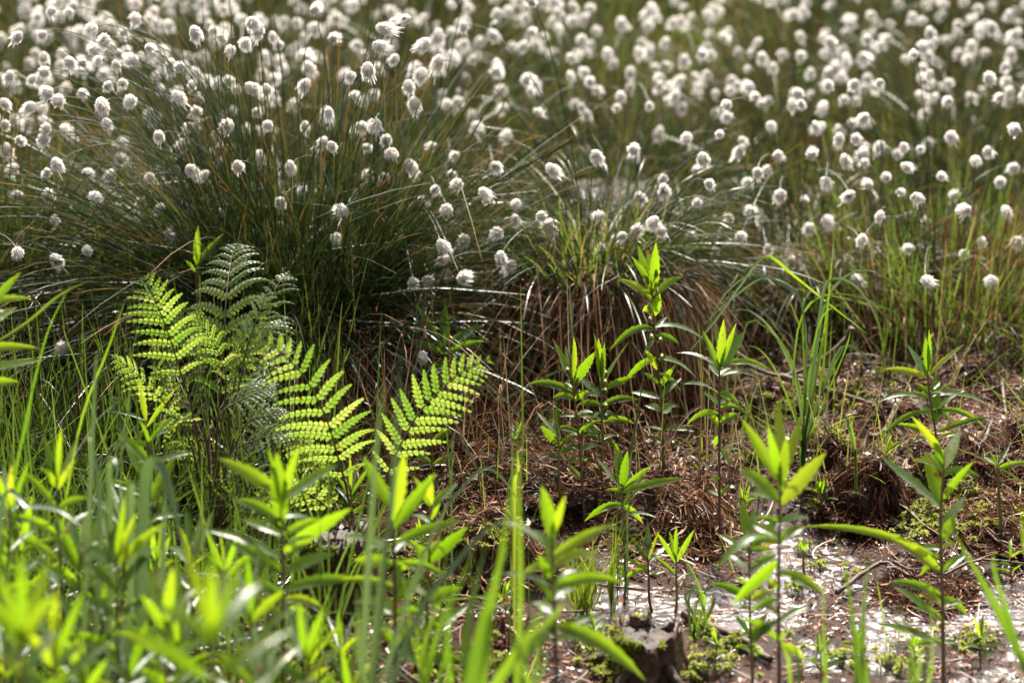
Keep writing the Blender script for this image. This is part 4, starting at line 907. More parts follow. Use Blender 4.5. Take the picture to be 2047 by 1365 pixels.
plant('leafy shoot with one broad upright leaf at the left, below the fern', 3.00, [(300, 1150), (300, 1000), (296, 900), (290, 850)],
      [(296, 884, 277, 836, 34, .02), (296, 922, 231, 864, 30, .03), (297, 1004, 352, 912, 26, .04), (298, 960, 250, 885, 26, .03), (296, 890, 350, 830, 12, .1), (298, 930, 385, 905, 16, .12), (299, 1010, 225, 1000, 18), (300, 1040, 370, 1030, 18), (299, 1000, 205, 960, 18)], seed=16)
plant('slender shoot with narrow upright leaves below the drooping small frond', 3.30, [(296, 960), (294, 880), (292, 840)],
      [(292, 842, 276, 752, 13, .02), (293, 854, 352, 776, 9, .05), (292, 840, 205, 820, 9, .12), (292, 850, 285, 790, 8, .02)], seed=17)
plant('leafy plant whose two top leaves stick out of the big tussock', 3.62, [(400, 660), (394, 600), (392, 535)],
      [(392, 530, 396, 452, 15, .03), (393, 532, 448, 466, 14, .04), (393, 545, 370, 520, 8), (395, 590, 420, 560, 10)], seed=18)
plant('leafy plant off the left edge, its long leaves reaching in beside the tussock', 2.95, [(-60, 1000), (-56, 800), (-52, 650), (-50, 590)],
      [(-50, 650, 42, 544, 22, .05), (-50, 615, 66, 598, 16, .15), (-50, 700, 80, 697, 18, .08), (-52, 745, 88, 720, 20, .05), (-50, 660, 34, 614, 26, .03), (-52, 770, 38, 763, 22, .08), (-50, 600, -80, 500, 20), (-55, 800, -140, 780, 20)], seed=19)
plant('pale narrow-leaved shoot right of the bright fern foot', 3.30, [(703, 1080), (702, 1000), (701, 960)],
      [(702, 985, 684, 918, 9, .03), (702, 985, 716, 916, 9, .03), (702, 990, 740, 930, 8, .03), (702, 995, 668, 945, 8, .05), (703, 1010, 672, 975, 8), (703, 1010, 738, 980, 8), (702, 980, 700, 910, 8, .02), (703, 1025, 740, 1010, 8)], seed=20)
plant('small young plant in the mud above the wet litter, left of a twin', 3.25, [(1299, 1205), (1297, 1150), (1295, 1110)],
      [(1296, 1125, 1252, 1060, 10, .04), (1296, 1120, 1295, 1042, 13, .02), (1297, 1125, 1340, 1085, 11, .05), (1297, 1140, 1250, 1116, 9, .1), (1297, 1120, 1318, 1060, 8, .02), (1296, 1120, 1280, 1062, 9, .02), (1298, 1150, 1330, 1142, 9)], seed=21)
plant('small young plant in the mud, right-hand one of the twins', 3.25, [(1352, 1215), (1352, 1150), (1352, 1110)],
      [(1351, 1125, 1312, 1062, 10, .04), (1352, 1120, 1352, 1050, 12, .02), (1353, 1122, 1388, 1058, 11, .04), (1352, 1150, 1305, 1112, 9, .1), (1353, 1160, 1395, 1140, 9, .1), (1352, 1120, 1338, 1060, 9, .02)], seed=22)
plant('low leafy plant at the foot of the close pair', 3.48, [(1118, 960), (1117, 900), (1114, 860)],
      [(1115, 870, 1112, 806, 13, .02), (1115, 875, 1072, 822, 12, .04), (1116, 890, 1080, 850, 17, .03), (1116, 895, 1150, 868, 13, .1), (1117, 910, 1078, 915, 10), (1117, 905, 1155, 900, 12)], seed=23)
plant('blurred low leafy plant behind the bright right-hand fern frond tip', 3.95, [(985, 900), (984, 860), (982, 840)],
      [(983, 865, 975, 780, 16, .02), (984, 870, 960, 790, 12, .02), (984, 872, 1030, 835, 12, .1), (983, 875, 1000, 840, 18, .02), (984, 870, 930, 820, 12)], seed=24)
plant('little leafy plant on the moss at the right edge', 3.40, [(1995, 955), (1994, 930), (1993, 915)],
      [(1993, 930, 2018, 890, 10, .03), (1993, 930, 1990, 888, 9, .02), (1993, 932, 1968, 912, 9), (1994, 935, 2060, 925, 12, .1), (1993, 932, 1975, 900, 8)], seed=25)
plant('tiny seedling standing in the puddle right of its tall leafy plant', 3.36, [(1607, 1140), (1606, 1110), (1606, 1090)],
      [(1606, 1100, 1607, 1068, 8, .02), (1606, 1102, 1596, 1075, 7, .03), (1606, 1105, 1590, 1098, 7), (1606, 1102, 1618, 1085, 7)], seed=26)
plant('tiny seedling below the mossy hump in the middle', 3.28, [(955, 1180), (953, 1155), (952, 1145)],
      [(953, 1152, 944, 1122, 9, .02), (953, 1155, 935, 1158, 8), (953, 1155, 975, 1140, 10), (953, 1152, 962, 1130, 8, .02)], seed=27)

for i, (lab, d, px, py, L) in enumerate([('tiny plant in the litter just left of the mud twins', 3.08, 1240, 1150, 26), ('small shoot at the right edge, in front of the low mossy hump', 3.1, 2020, 1110, 40),
        ('small shoot on the wet mud between puddle plant and dark curved branch', 2.9, 1705, 1270, 34), ('low seedling in front of the dark curved branch', 2.85, 1830, 1290, 36), ('small bright shoot at the bottom edge, right of the puddle plant', 2.75, 1640, 1300, 46),
        ('small shoot below the mossy hump, right of its seedling', 2.95, 1010, 1190, 36), ('small shoot in the wet litter under the tall left-hand mud plant', 2.85, 1430, 1285, 36), ('thin shoot on the bank above the reddish hump', 3.5, 1400, 905, 40),
        ('thin shoot left of the shaggy brown hump', 3.35, 1640, 985, 40), ('young shoot in the gap between front stump and blurred leafy plant', 2.85, 1190, 1255, 44), ('young shoot left of the mossy hump', 3.05, 845, 1080, 48),
        ('young shoot at the foot of the glowing fern', 3.15, 640, 1015, 50), ('young shoot at the back of the mud, below the long drooping leaves', 3.3, 1490, 1000, 40), ('small shoot at bottom right under the leaning blades', 2.7, 1960, 1270, 52),
        ('young shoot on the fibre mat right of the glowing fern', 3.4, 1030, 880, 46), ('small shoot beside the spiky plant, on its left', 3.45, 1775, 900, 38)]):
    d = float((ground_at(px, py + L * 1.2) - CAM).dot(FW)); g2 = random.Random(700 + i); st = [(px, py + L * 1.3), (px + g2.uniform(-2, 2), py + L * .6), (px + g2.uniform(-5, 5), py)]
    lv = []
    for q in range(3):
        yy = py + L * (.1 + .4 * q); l = L * g2.uniform(.7, 1.1)
        for sg in (-1, 1): lv.append((px, yy, px + sg * l * g2.uniform(.5, 1), yy - l * g2.uniform(0, .8), L * .17 * g2.uniform(.8, 1.2)))
    for q in range(3): lv.append((px, py + L * .1, px + L * g2.uniform(-.3, .3), py - L * g2.uniform(.7, 1), L * .16, .03))
    plant(lab, d, st, lv, seed=130 + i, stemw=.0012)
# blurred plants in the lower left: built from their own stems with leaf pairs up to a tuft
def auto_leaves(stem, n, L, w, g, d):
    out = []
    sx = lambda f: np.interp(f, np.linspace(0, 1, len(stem)), [s[0] for s in stem]); sy = lambda f: np.interp(f, np.linspace(0, 1, len(stem)), [s[1] for s in stem])
    for i in range(n):
        f = .15 + .72 * (i / max(n - 1, 1)); x, y = sx(f), sy(f); up = .1 + .7 * f
        c = g.uniform(.45, 1) * (1 if i % 2 else .7)
        for s in (-1, 1):
            l = L * (.75 + .4 * (1 - abs(f - .6))) * g.uniform(.8, 1.15)
            out.append((x, y + g.uniform(-4, 4), x + s * l * c, y - l * up * g.uniform(.5, 1.2) + l * .1, w * g.uniform(.8, 1.15), g.uniform(.05, .22)))
    x, y = stem[-1]
    y0 = sy(.88)
    for k in range(4):
        a = (k - 1.5) * .22 + g.gauss(0, .06); l = L * g.uniform(.85, 1.1)
        out.append((x, y0, x + l * math.sin(a), y0 - l * math.cos(a), w * g.uniform(.7, 1.0), .02))
    return out
LOW = [('blurred leafy plant with a pale star of leaves at the left edge', 2.78, 115, 870, 100), ('blurred leafy plant with broad dull leaves at the far left', 2.55, 40, 1000, 110),
       ('blurred leafy plant behind the blue-green arching blades', 2.80, 250, 960, 95), ('blurred bright plant rising highest in the lower left corner group', 2.35, 160, 1020, 120),
       ('blurred bright plant second from the arching blades in the lower left', 2.30, 232, 1010, 125), ('leafy plant with one broad sharp leaf between the blades and the dark stump', 2.85, 385, 1020, 105),
       ('blurred plant at the bottom left corner with a white glare on one leaf', 2.1, 45, 1130, 150), ('blurred plant near the bottom edge below the blades', 2.1, 330, 1120, 140),
       ('very blurred big bright plant closest to the camera', 2.0, 425, 1110, 170), ('blurred plant in the lower left corner leaning to the right', 2.0, 110, 1190, 140),
       ('blurred plant low between the closest plant and the dark stump', 2.25, 500, 1120, 125), ('blurred plant at the bottom edge under the dark stump', 2.2, 610, 1200, 120),
       ('blurred short plant at the bottom edge left of the middle', 2.3, 700, 1290, 110), ('blurred dim plant between the far left leaves and the corner', 2.6, 85, 1010, 100),
       ('blurred plant low at the left between two brighter ones', 2.45, 290, 1130, 110), ('blurred plant cut by the left edge', 2.2, -10, 1080, 120),
       ('blurred plant just left of the closest plant, half hidden by it', 2.3, 355, 1190, 110), ('blurred plant between the two bright corner plants', 2.45, 200, 1120, 110),
       ('blurred plant with long drooping leaves at the bottom edge, under the blue-green blades', 2.2, 260, 1240, 120), ('dim plant behind the corner group at the left edge', 2.75, 20, 930, 90),
       ('half hidden plant between the corner group and the leaf pair', 2.65, 165, 1060, 95), ('half hidden plant right behind the closest plant', 2.5, 450, 1060, 100),
       ('low dim plant left of the closest plant', 2.6, 310, 1060, 95), ('low plant at the bottom edge right under the closest plant', 2.1, 520, 1260, 120),
       ('low blurred plant in the very corner at lower left', 2.2, 10, 1240, 120), ('blurred plant at the bottom edge between corner and blue-green blades', 2.1, 170, 1270, 120),
       ('small plant in front of the dark stump, left of its bright neighbour', 2.75, 620, 1240, 80), ('small blurred plant at the bottom edge beside the dark blades', 2.5, 680, 1230, 80)]
for i, (lab, d, tx, ty, L) in enumerate(LOW):
    if d < 2.75 and 'closest to the camera' not in lab and 'corner with a white' not in lab: d += .32; L *= .92
    g = random.Random(500 + i); k = L / 100
    st = [(tx + g.uniform(-25, 25), ty + 520 * k), (tx + g.uniform(-12, 12), ty + 330 * k), (tx + g.uniform(-5, 5), ty + 180 * k), (tx, ty + 60 * k)]
    plant(lab, d, st, auto_leaves(st, 7, L * 1.12, L * .17, g, d), seed=60 + i, stemw=.0026, jitter=.05)
# two pale saplings far back whose leaves glow
for i, (px, py, d) in enumerate([(600, 60, 6.4), (745, 60, 6.2)]):
    g = random.Random(900 + i); st = [(px, py + 260), (px, py + 150), (px + 3, py + 70), (px, py)]
    plant(('bright yellow-green bush glowing among the far cottongrass, left one', 'bright yellow-green bush glowing among the far cottongrass, right one')[i], d, st,
          auto_leaves(st, 5, 45, 20, g, d), seed=90 + i, name='far_bush', group='glowing far bushes', cat='bush', mat='yellowgrass')

# ------------------------------------------------------------------ long grass blades
def blade(mb, pts, wpx, d, g, twist=.5, n=18):
    if np.ndim(d) == 0: d = np.full(len(pts), float(d))
    p = spline([P(a, b, dd) for (a, b), dd in zip(pts, d)], n); T = unit(np.gradient(p, axis=0))
    Nn = unit(TOCAM * g.uniform(.6, 1) + np.array([g.gauss(0, .5), 0, g.uniform(.2, .9)])); S = unit(np.cross(T, Nn)); Nf = np.cross(S, T)
    u = np.linspace(0, 1, n); hw = wpx / FPX * d.mean() * .5 * np.minimum(1, (1 - u) * 2.2 + .04) * np.minimum(1, .55 + u * 2)
    ribbons(mb, p[None], S[None], hw[None], g.random(), fold=(-Nf * (hw * .35)[:, None])[None])
def grass_clump(label, foot_px, d, blades, w=6, mat='blade', seed=0, name='grass_clump', cat='grass clump', depth_spread=.06):
    g = random.Random(seed + 40); f = base_of(foot_px, d if np.ndim(d) == 0 else d[0]); t = thing(name, label, cat, f, 'clumps of long grass')
    for b in blades:
        ww = b[0] * (.85 if seed == 1 else 1); pts = b[1]; dd = d + g.uniform(-1, 1) * depth_spread
        ds = np.linspace(d, dd, len(pts))
        q0 = P(*pts[0], d); gz = Hs(q0[0], q0[1]); drop = (q0[2] - gz) / d * FPX / math.cos(PITCH)
        if drop > 6 and pts[0][1] > 800: pts = [(pts[0][0], pts[0][1] + drop)] + list(pts); ds = np.concatenate([[d], ds])
        mb = MB(); blade(mb, pts, ww, ds, g)
        part('blade', mb.mesh('blade', f), M[b[2] if len(b) > 2 else mat], t)
    return t
grass_clump('clump of arching grass on the bank in front of the forked branch', 1608, 3.62,
    [(9, [(1604, 900), (1622, 800), (1645, 680), (1660, 560), (1668, 450)]), (7, [(1604, 900), (1608, 760), (1605, 640), (1612, 505)]), (8, [(1606, 905), (1635, 800), (1668, 730), (1702, 668)]),
     (7, [(1608, 900), (1640, 780), (1655, 620), (1660, 500)]), (8, [(1600, 905), (1612, 790), (1640, 640), (1700, 600)]),
     (7, [(1606, 895), (1625, 760), (1652, 600), (1720, 540), (1800, 575), (1870, 640)], 'bluegrass'), (8, [(1606, 900), (1640, 620), (1660, 560), (1710, 572), (1750, 630), (1768, 700)], 'bluegrass'),
     (9, [(1380, 700), (1430, 640), (1480, 570), (1530, 512), (1585, 550), (1660, 610), (1735, 668)]), (6, [(1610, 640), (1590, 580), (1530, 555), (1460, 600), (1405, 650)], 'bluegrass'),
     (7, [(1605, 880), (1612, 700), (1600, 600), (1560, 565), (1500, 550), (1440, 600), (1400, 690)], 'bluegrass'), (7, [(1608, 880), (1590, 760), (1550, 670), (1500, 622), (1450, 622)], 'bluegrass'),
     (7, [(1608, 900), (1650, 760), (1690, 690), (1750, 735), (1790, 800), (1815, 850)], 'bluegrass'), (5, [(1606, 900), (1604, 800), (1570, 700), (1500, 640), (1470, 740)]),
     (6, [(1610, 900), (1640, 820), (1690, 700), (1700, 660)]), (6, [(1604, 900), (1585, 780), (1600, 640), (1650, 590), (1740, 600), (1850, 660)]), (5, [(1606, 890), (1560, 760), (1520, 700), (1480, 690)])], seed=1)
gA = random.Random(3)
grass_clump('tuft of fine bright yellow-green grass between the middle plant and the dark plant', 1160, 3.24,
    [(3.2 + gA.random(), [(1160 + gA.uniform(-14, 22), 1235), (1160 + gA.uniform(-25, 40), 1160), (1165 + gA.uniform(-70, 80), 1060 + gA.uniform(-20, 60))]) for _ in range(34)], mat='yellowgrass', seed=2, depth_spread=.03)
grass_clump('fine grass tuft leaning beside the bright tuft, tips to the upper right', 1225, 3.24,
    [(3.4, [(1222, 1215), (1225 + gA.uniform(-6, 6), 1130), (1225 + gA.uniform(-20, 80), 1020 + gA.uniform(-10, 50))]) for _ in range(14)], mat='yellowgrass', seed=12, depth_spread=.03)
grass_clump('tall dark green blades standing blurred in front of the bright fern frond', 745, 2.45,
    [(15, [(722, 1500), (726, 1300), (738, 1100), (752, 900), (770, 760)]), (15, [(735, 1500), (748, 1290), (768, 1120), (790, 960), (800, 840)]), (10, [(740, 1480), (765, 1200), (788, 900), (803, 690)]),
     (13, [(760, 1480), (830, 1240), (900, 1140), (985, 1050), (1080, 1035)]), (11, [(745, 1480), (800, 1250), (860, 1080), (900, 1000)]), (9, [(730, 1480), (715, 1300), (712, 1200)])], mat='bluegrass', seed=3)
for b in [o for o in bpy.data.objects if o.name.startswith('grass_clump')][-1:]: pass
grass_clump('blurred bright green blades rising from the bottom edge in the middle', 960, 2.35,
    [(30, [(935, 1480), (950, 1330), (985, 1180), (1015, 1080)], 'blade'), (16, [(960, 1480), (975, 1280), (1000, 1120), (1035, 900)], 'blade'), (18, [(940, 1480), (930, 1300), (948, 1180), (975, 1080)], 'blade'),
     (12, [(905, 1480), (895, 1300), (900, 1210)], 'blade'), (22, [(960, 1480), (1030, 1310), (1100, 1240), (1130, 1200)], 'blade'), (10, [(1030, 1480), (1040, 1200), (1036, 1000), (1038, 880)], 'blade')], seed=4)
grass_clump('blue-green broad blades folded over at the left, above the blurred plants', 260, 2.65,
    [(24, [(282, 1400), (284, 1150), (290, 960), (310, 922), (335, 960), (358, 1060), (375, 1110)]), (14, [(250, 1400), (262, 1150), (262, 1010), (268, 965), (280, 1000)]), (13, [(215, 1400), (222, 1100), (218, 940), (228, 918), (238, 960)]),
     (12, [(185, 1400), (200, 1120), (196, 960), (180, 880), (172, 880)]), (11, [(320, 1400), (325, 1150), (330, 1000), (328, 960)]), (12, [(0, 1030), (60, 1012), (120, 1020), (170, 1060)]), (9, [(165, 1400), (175, 1100), (190, 760), (195, 700)])],
    mat='bluegrass', seed=5)
grass_clump('blurred green blades at lower right rising out of the puddle', 1700, 2.7,
    [(12, [(1690, 1440), (1712, 1365), (1700, 1200), (1672, 1080)]), (11, [(1722, 1440), (1722, 1330), (1728, 1200), (1740, 1100)]), (9, [(1652, 1440), (1648, 1300), (1646, 1150)]), (8, [(1600, 1440), (1596, 1330), (1582, 1260)]),
     (10, [(1745, 1440), (1720, 1300), (1705, 1240)]), (8, [(1580, 1365), (1565, 1290), (1545, 1260)])], seed=6)
gB = random.Random(9)
for lab, fx, dd, n_, x0, x1, yb, yt, sd_ in [('fan of thin bright blades at the bottom edge, left of the front stump', 1060, 2.5, 9, 1010, 1120, 1440, 1180, 21), ('thin bright blades among the plants right of the dark tall blades', 860, 2.6, 9, 820, 930, 1440, 1120, 22),
        ('thin bright blades at the bottom edge below the dark curved branch', 1830, 2.6, 8, 1790, 1890, 1440, 1180, 23), ('loose fine blades right of the mud twins', 1400, 3.15, 7, 1370, 1450, 1265, 1120, 24)]:
    grass_clump(lab, fx, dd, [(gB.uniform(5, 9), [(fx + gB.uniform(-20, 20), yb), (fx + gB.uniform(-35, 35), (yb + yt) / 2), (gB.uniform(x0 - 30, x1 + 30), yt + gB.uniform(-40, 90))]) for _ in range(n_)], seed=sd_)
grass_clump('long blurred blades leaning left at the right edge', 2060, 2.6,
    [(16, [(2080, 1400), (2040, 1310), (1990, 1210), (1945, 1130), (1905, 1060)]), (12, [(2070, 1440), (2020, 1250), (1990, 1150), (1985, 1100)]), (9, [(2080, 1200), (2050, 1100), (2040, 1010)])], seed=7)
grass_clump('thin yellowish stalks crossing the bank at the right edge', 2090, 3.4,
    [(4, [(2120, 860), (2047, 840), (1980, 775), (1945, 715)], 'yellowgrass'), (4, [(2120, 870), (2050, 830), (1985, 780), (1930, 752)], 'yellowgrass'), (4, [(2120, 940), (2045, 855), (1980, 800)], 'yellowgrass'),
     (5, [(2120, 1020), (2047, 965), (1990, 930), (1920, 898), (1890, 893)], 'yellowgrass'), (4, [(2110, 900), (2030, 790), (1990, 740)], 'yellowgrass')], seed=8)
grass_clump('thin green stalks leaning across the lower left grass', 120, 3.0,
    [(6, [(10, 1100), (40, 900), (90, 680), (140, 570)]), (5, [(120, 1100), (160, 850), (215, 700), (250, 600)]), (6, [(0, 680), (60, 640), (120, 590), (180, 560)], 'yellowgrass'), (5, [(215, 1050), (255, 850), (262, 690)], 'bluegrass'),
     (5, [(90, 1050), (180, 860), (240, 800)], 'bluegrass'), (5, [(20, 1000), (60, 820), (60, 700)]), (5, [(170, 1080), (245, 870), (258, 770)], 'bluegrass')], seed=9)
grass_clump('pale blade arching over the mossy hump in the middle', 870, 3.1,
    [(7, [(880, 1050), (920, 980), (960, 940), (985, 940), (1020, 975), (1050, 1030)], 'bluegrass'), (5, [(905, 880), (945, 920), (975, 990)], 'bluegrass'), (8, [(1028, 985), (1036, 940), (1034, 900)], 'yellowgrass')], seed=10)
grass_clump('long pale blades sweeping right across the foot of the brown tussock', 900, 3.75,
    [(6, [(880, 900), (960, 830), (1060, 770), (1130, 735), (1250, 680)], 'bluegrass'), (5, [(700, 640), (820, 645), (960, 640), (1080, 650), (1165, 685)], 'bluegrass'), (4, [(740, 590), (860, 575), (960, 580), (1085, 592)], 'bluegrass'),
     (6, [(1330, 900), (1420, 815), (1500, 690)], 'blade'), (5, [(1148, 690), (1142, 640), (1138, 560)], 'bluegrass'), (5, [(990, 720), (1060, 740), (1130, 800)], 'bluegrass'), (6, [(930, 660), (940, 740), (1025, 780)], 'bluegrass')], seed=11)
grass_clump('thin dark stalk leaning in front of the tallest plant', 1250, 3.3, [(5, [(1235, 1010), (1265, 880), (1285, 760), (1295, 680)], 'rush'), (5, [(1255, 1000), (1268, 860), (1290, 840)], 'bluegrass')], seed=13)
grass_clump('short green shoots on the bank between arching grass and spiky plant', 1705, 3.5, [(6, [(1710, 905), (1695, 850), (1682, 800)], 'blade'), (5, [(1710, 905), (1702, 850), (1712, 828)], 'blade'), (5, [(1710, 905), (1700, 870), (1690, 840)], 'blade')], seed=14)

# ------------------------------------------------------------------ ferns
def fern_plant(label, foot_px, d, seed):
    f = base_of(foot_px, d); return thing('fern', label, 'fern', f, 'ferns in front of the big tussock')
def frond(parent, pts, depths, side_mix, maxlen, n, seed, a0=.22, droop=.35, prof=None, pitch=.0068, asc=.45, pw=.30, rach=.0013, cone=0.0):
    """pts: picture points along the midrib; side_mix: (in-plane, in-depth) direction of the leaflets"""
    g = random.Random(seed); loc = np.array(parent.location)
    depths = [q - .07 for q in depths]
    if parent is F1: n = int(n * .78); pw = .23
    ctrl = [P(a, b, q) for (a, b), q in zip(pts, depths)]
    path = spline(ctrl, 60); T = unit(np.gradient(path, axis=0))
    mb = MB(); tube(mb, path, np.linspace(rach * 1.3, rach * .25, 60), .3 + .4 * g.random(), 6)
    fr = part('frond', mb.mesh('frond', loc), M['rachis'], parent)
    for i in range(n):
        u = a0 + (1 - a0) * (i / (n - 0.4)) ** .92; j = min(int(u * 59), 58); v = (u - a0) / (1 - a0)
        pr = (np.interp(v, [0, .12, .35, .6, .85, 1], [.72, .95, 1, .74, .36, .07]) if prof is None else np.interp(v, *prof))
        Sp = unit(np.cross(T[j], TOCAM)); Sd = unit(TOCAM - T[j] * TOCAM.dot(T[j]))
        for s in (-1, 1):
            L = maxlen * pr * g.uniform(.88, 1.08)
            if L < .004: continue
            side = unit(Sp * side_mix[0] * s + Sd * side_mix[1] * s + Sd * cone + np.array([0, 0, .08]))
            asc_ = asc + .25 * v
            d0 = unit(side * math.cos(asc_) + T[j] * math.sin(asc_))
            m = 11 if L > .03 else 8; t = np.linspace(0, 1, m)[:, None]
            dr = droop * g.uniform(.7, 1.3)
            mid = path[j] + L * (d0 * t + np.array([0, 0, -1.]) * (t ** 2.6) * dr + T[j] * (t ** 2) * .12)
            Tm = unit(np.gradient(mid, axis=0)); Nl = unit(np.cross(d0, T[j])) * (1 if s > 0 else -1)
            if Nl[2] < 0: Nl = -Nl
            Sl = unit(np.cross(Nl, Tm)); Nn = np.cross(Tm, Sl)
            pm = MB(); rnd = g.random()
            tube(pm, mid, np.linspace(.0006, .0002, m), rnd, 3, cap=False)
            np_ = max(4, int(L / pitch * (1.0 if L > .03 else 1.5))); wmax = L * (pw - .12) if L > .03 else L * pw * .8
            wmax = min(wmax, .0125)
            for q in range(np_):
                w_ = (q + .4) / np_; jj = w_ * (m - 1); a = int(jj); fq = jj - a; a2 = min(a + 1, m - 1)
                C = mid[a] * (1 - fq) + mid[a2] * fq; tt = Tm[a]; ss = Sl[a]; nn = Nn[a]
                ln = wmax * (np.interp(w_, [0, .15, .5, .8, 1], [.85, 1, .78, .42, .12])) * g.uniform(.9, 1.1)
                bw = L / np_ * .5 * .86
                for s2 in (-1, 1):
                    dd = unit(ss * s2 + tt * .38); k = 5; x = np.linspace(0, 1, k)[:, None]
                    lp = C + ln * (dd * x - nn * (x ** 2) * g.uniform(.12, .35))
                    wv = np.array([.92, 1.0, .97, .78, .25]) * bw
                    ribbons(pm, lp[None], np.broadcast_to(tt, (1, k, 3)), wv[None], rnd * .7 + g.random() * .3, fold=np.broadcast_to(-nn * bw * .22, (1, k, 3)))
            part('pinna', pm.mesh('pinna', loc), M['fern'], fr)
    return fr
F1 = fern_plant('fern with many drooping dark-rimmed fronds, left of the bright one', 430, 3.35, 1)
frond(F1, [(425, 1050), (434, 860), (445, 720), (452, 600), (462, 520), (472, 486)], [3.42, 3.42, 3.42, 3.44, 3.48, 3.5], (1, .45), .080, 17, 1, a0=.32, droop=.42)
frond(F1, [(440, 1050), (470, 860), (490, 740), (525, 640), (555, 570), (578, 542)], [3.42, 3.45, 3.48, 3.5, 3.52, 3.54], (.95, .6), .056, 15, 2, a0=.34, droop=.5)
frond(F1, [(415, 1050), (390, 850), (360, 740), (335, 660), (310, 600), (288, 550)], [3.42, 3.37, 3.33, 3.30, 3.28, 3.28], (1, -.1), .062, 15, 3, a0=.40, droop=.25, cone=.3)
frond(F1, [(410, 1050), (385, 900), (340, 820), (300, 775), (260, 735), (218, 708)], [3.42, 3.36, 3.32, 3.3, 3.3, 3.3], (.75, .75), .042, 14, 4, a0=.4, droop=.35)
frond(F1, [(430, 1050), (432, 900), (440, 830), (480, 800), (520, 782), (553, 776)], [3.42, 3.34, 3.3, 3.28, 3.28, 3.28], (.75, .7), .046, 13, 5, a0=.5, droop=.4)
frond(F1, [(430, 1050), (420, 900), (410, 780), (385, 700), (365, 655), (350, 620)], [3.42, 3.46, 3.5, 3.54, 3.56, 3.58], (.9, .6), .06, 14, 6, a0=.4, droop=.4)
frond(F1, [(440, 1050), (455, 900), (470, 760), (500, 700), (545, 660), (575, 632)], [3.42, 3.42, 3.4, 3.38, 3.38, 3.4], (.9, .55), .05, 14, 7, a0=.42, droop=.45)
frond(F1, [(425, 1050), (415, 900), (400, 850), (370, 835), (335, 850), (308, 850)], [3.42, 3.34, 3.3, 3.27, 3.26, 3.26], (.6, .8), .036, 11, 8, a0=.5, droop=.4)
frond(F1, [(420, 1050), (405, 950), (395, 880), (370, 810), (330, 770), (300, 700)], [3.42, 3.4, 3.4, 3.42, 3.45, 3.46], (.9, .5), .05, 13, 9, a0=.42, droop=.35)
frond(F1, [(436, 1050), (445, 960), (470, 900), (510, 880), (550, 870), (590, 875)], [3.42, 3.36, 3.34, 3.32, 3.3, 3.3], (.7, .7), .042, 12, 10, a0=.45, droop=.4)
frond(F1, [(420, 1060), (425, 1000), (450, 960), (500, 945), (560, 960)], [3.42, 3.36, 3.32, 3.28, 3.26], (.9, .5), .046, 11, 11, a0=.35, droop=.25)
frond(F1, [(430, 1060), (460, 1020), (500, 1000), (550, 1010), (600, 1030)], [3.42, 3.36, 3.3, 3.26, 3.24], (.8, .6), .044, 11, 12, a0=.2, droop=.2)
for q, (pp, mx_) in enumerate([([(440, 1050), (460, 900), (500, 800), (530, 740), (560, 700), (588, 690)], .040), ([(430, 1050), (440, 880), (452, 760), (430, 690), (400, 650), (385, 610)], .048),
    ([(425, 1050), (410, 900), (370, 790), (345, 740), (330, 715), (300, 690)], .044), ([(436, 1050), (450, 880), (480, 760), (495, 690), (520, 620), (535, 575)], .05), ([(425, 1050), (420, 940), (395, 900), (360, 895), (330, 900)], .032),
    ([(440, 1050), (455, 950), (490, 850), (540, 830), (580, 830)], .042)]):
    dz = [3.42, 3.41, 3.39, 3.38, 3.38, 3.39] if q % 2 else [3.42, 3.44, 3.47, 3.5, 3.53, 3.55]
    frond(F1, pp, dz[:len(pp)], (.85, .7), mx_, 15, 40 + q, a0=.42, droop=.5)
F2 = fern_plant('fern with two big glowing yellow-green fronds, in front of the dark tussock', 690, 3.29, 2)
frond(F2, [(712, 1065), (690, 965), (672, 900), (652, 835), (610, 755), (562, 705), (510, 668)], [3.36, 3.32, 3.27, 3.23, 3.18, 3.14, 3.11], (1, -.12), .068, 14, 21, a0=.22, droop=.3, asc=.34, pw=.26, cone=-.1)
frond(F2, [(735, 1065), (770, 960), (800, 890), (838, 825), (885, 775), (932, 738), (983, 716)], [3.36, 3.32, 3.28, 3.24, 3.20, 3.17, 3.15], (1, -.05), .060, 14, 22, a0=.22, droop=.2, asc=.55, pw=.27, cone=-.1)
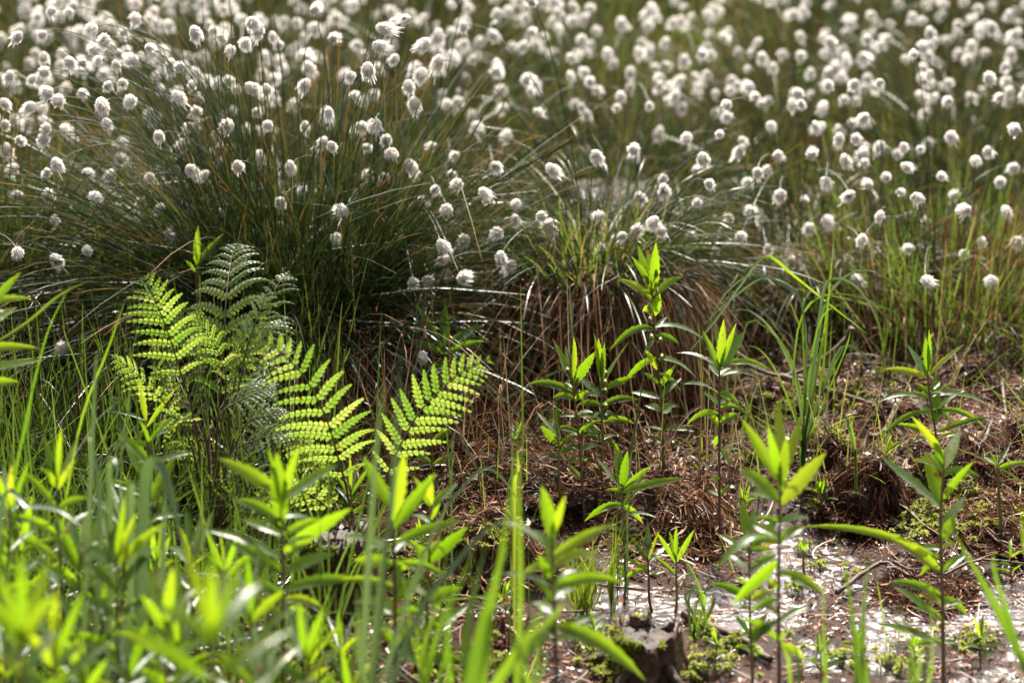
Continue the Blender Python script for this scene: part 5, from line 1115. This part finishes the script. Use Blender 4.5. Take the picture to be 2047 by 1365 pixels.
frond(F2, [(700, 1065), (660, 985), (620, 920), (585, 865), (560, 820)], [3.36, 3.4, 3.42, 3.44, 3.46], (.85, .6), .05, 12, 23, a0=.25, droop=.4)
frond(F2, [(700, 1065), (650, 1010), (600, 980), (550, 985), (500, 1000)], [3.36, 3.3, 3.26, 3.24, 3.22], (.9, .4), .045, 11, 24, a0=.25, droop=.2)

# a few big fallen leaves and the torn orange one by the puddle
def fallen(label, px, py, L, seed, stand=.2):
    g = random.Random(seed); c = ground_at(px, py) + np.array([0, 0, .006]); a = g.uniform(0, 6.28)
    mb = MB(); leaf_ab(mb, c, c + np.array([math.cos(a) * L, math.sin(a) * L * .6, L * stand]), L * .6, .2, g, face=.1, serr=.16)
    o = part('fallen_leaf', mb.mesh('fallen_leaf', c), M['orange']); o.location = c
    tag(o, label, 'fallen leaf', 'orange fallen leaves')
fallen('curled orange leaf on the mud left of the puddle plant', 1537, 1185, .018, 1, .5)
fallen('torn orange leaf on the far side of the puddle plant', 1522, 1105, .026, 2, .5)
fallen('dark orange leaf standing in the litter behind the fine bright grass tuft', 1170, 1105, .022, 3, .6)
fallen('small orange leaf below the mossy hump, beside the bottom moss', 1015, 1210, .016, 4, .3)
fallen('reddish leaf lying on the mud left of the puddle plant, farther back', 1395, 1080, .016, 5, .2)

# ------------------------------------------------------------------ camera and output
cam = bpy.data.cameras.new('camera'); co = bpy.data.objects.new('camera', cam); COL.objects.link(co); SC.camera = co
co.location = (0, 0, CAMZ); co.rotation_euler = (math.pi / 2 - PITCH, 0, 0)
cam.lens = 85; cam.sensor_width = 36; cam.clip_start = .05; cam.clip_end = 600
cam.dof.use_dof = True; cam.dof.focus_distance = 3.42; cam.dof.aperture_fstop = 3.4
SC.view_settings.view_transform = 'Standard'; SC.view_settings.look = 'None'; SC.view_settings.exposure = 1.6; SC.view_settings.gamma = 1
SC.cycles.max_bounces = 5; SC.cycles.diffuse_bounces = 3; SC.cycles.glossy_bounces = 2; SC.cycles.transmission_bounces = 4
SC.cycles.caustics_reflective = False; SC.cycles.caustics_refractive = False
print('objects', len(bpy.data.objects))
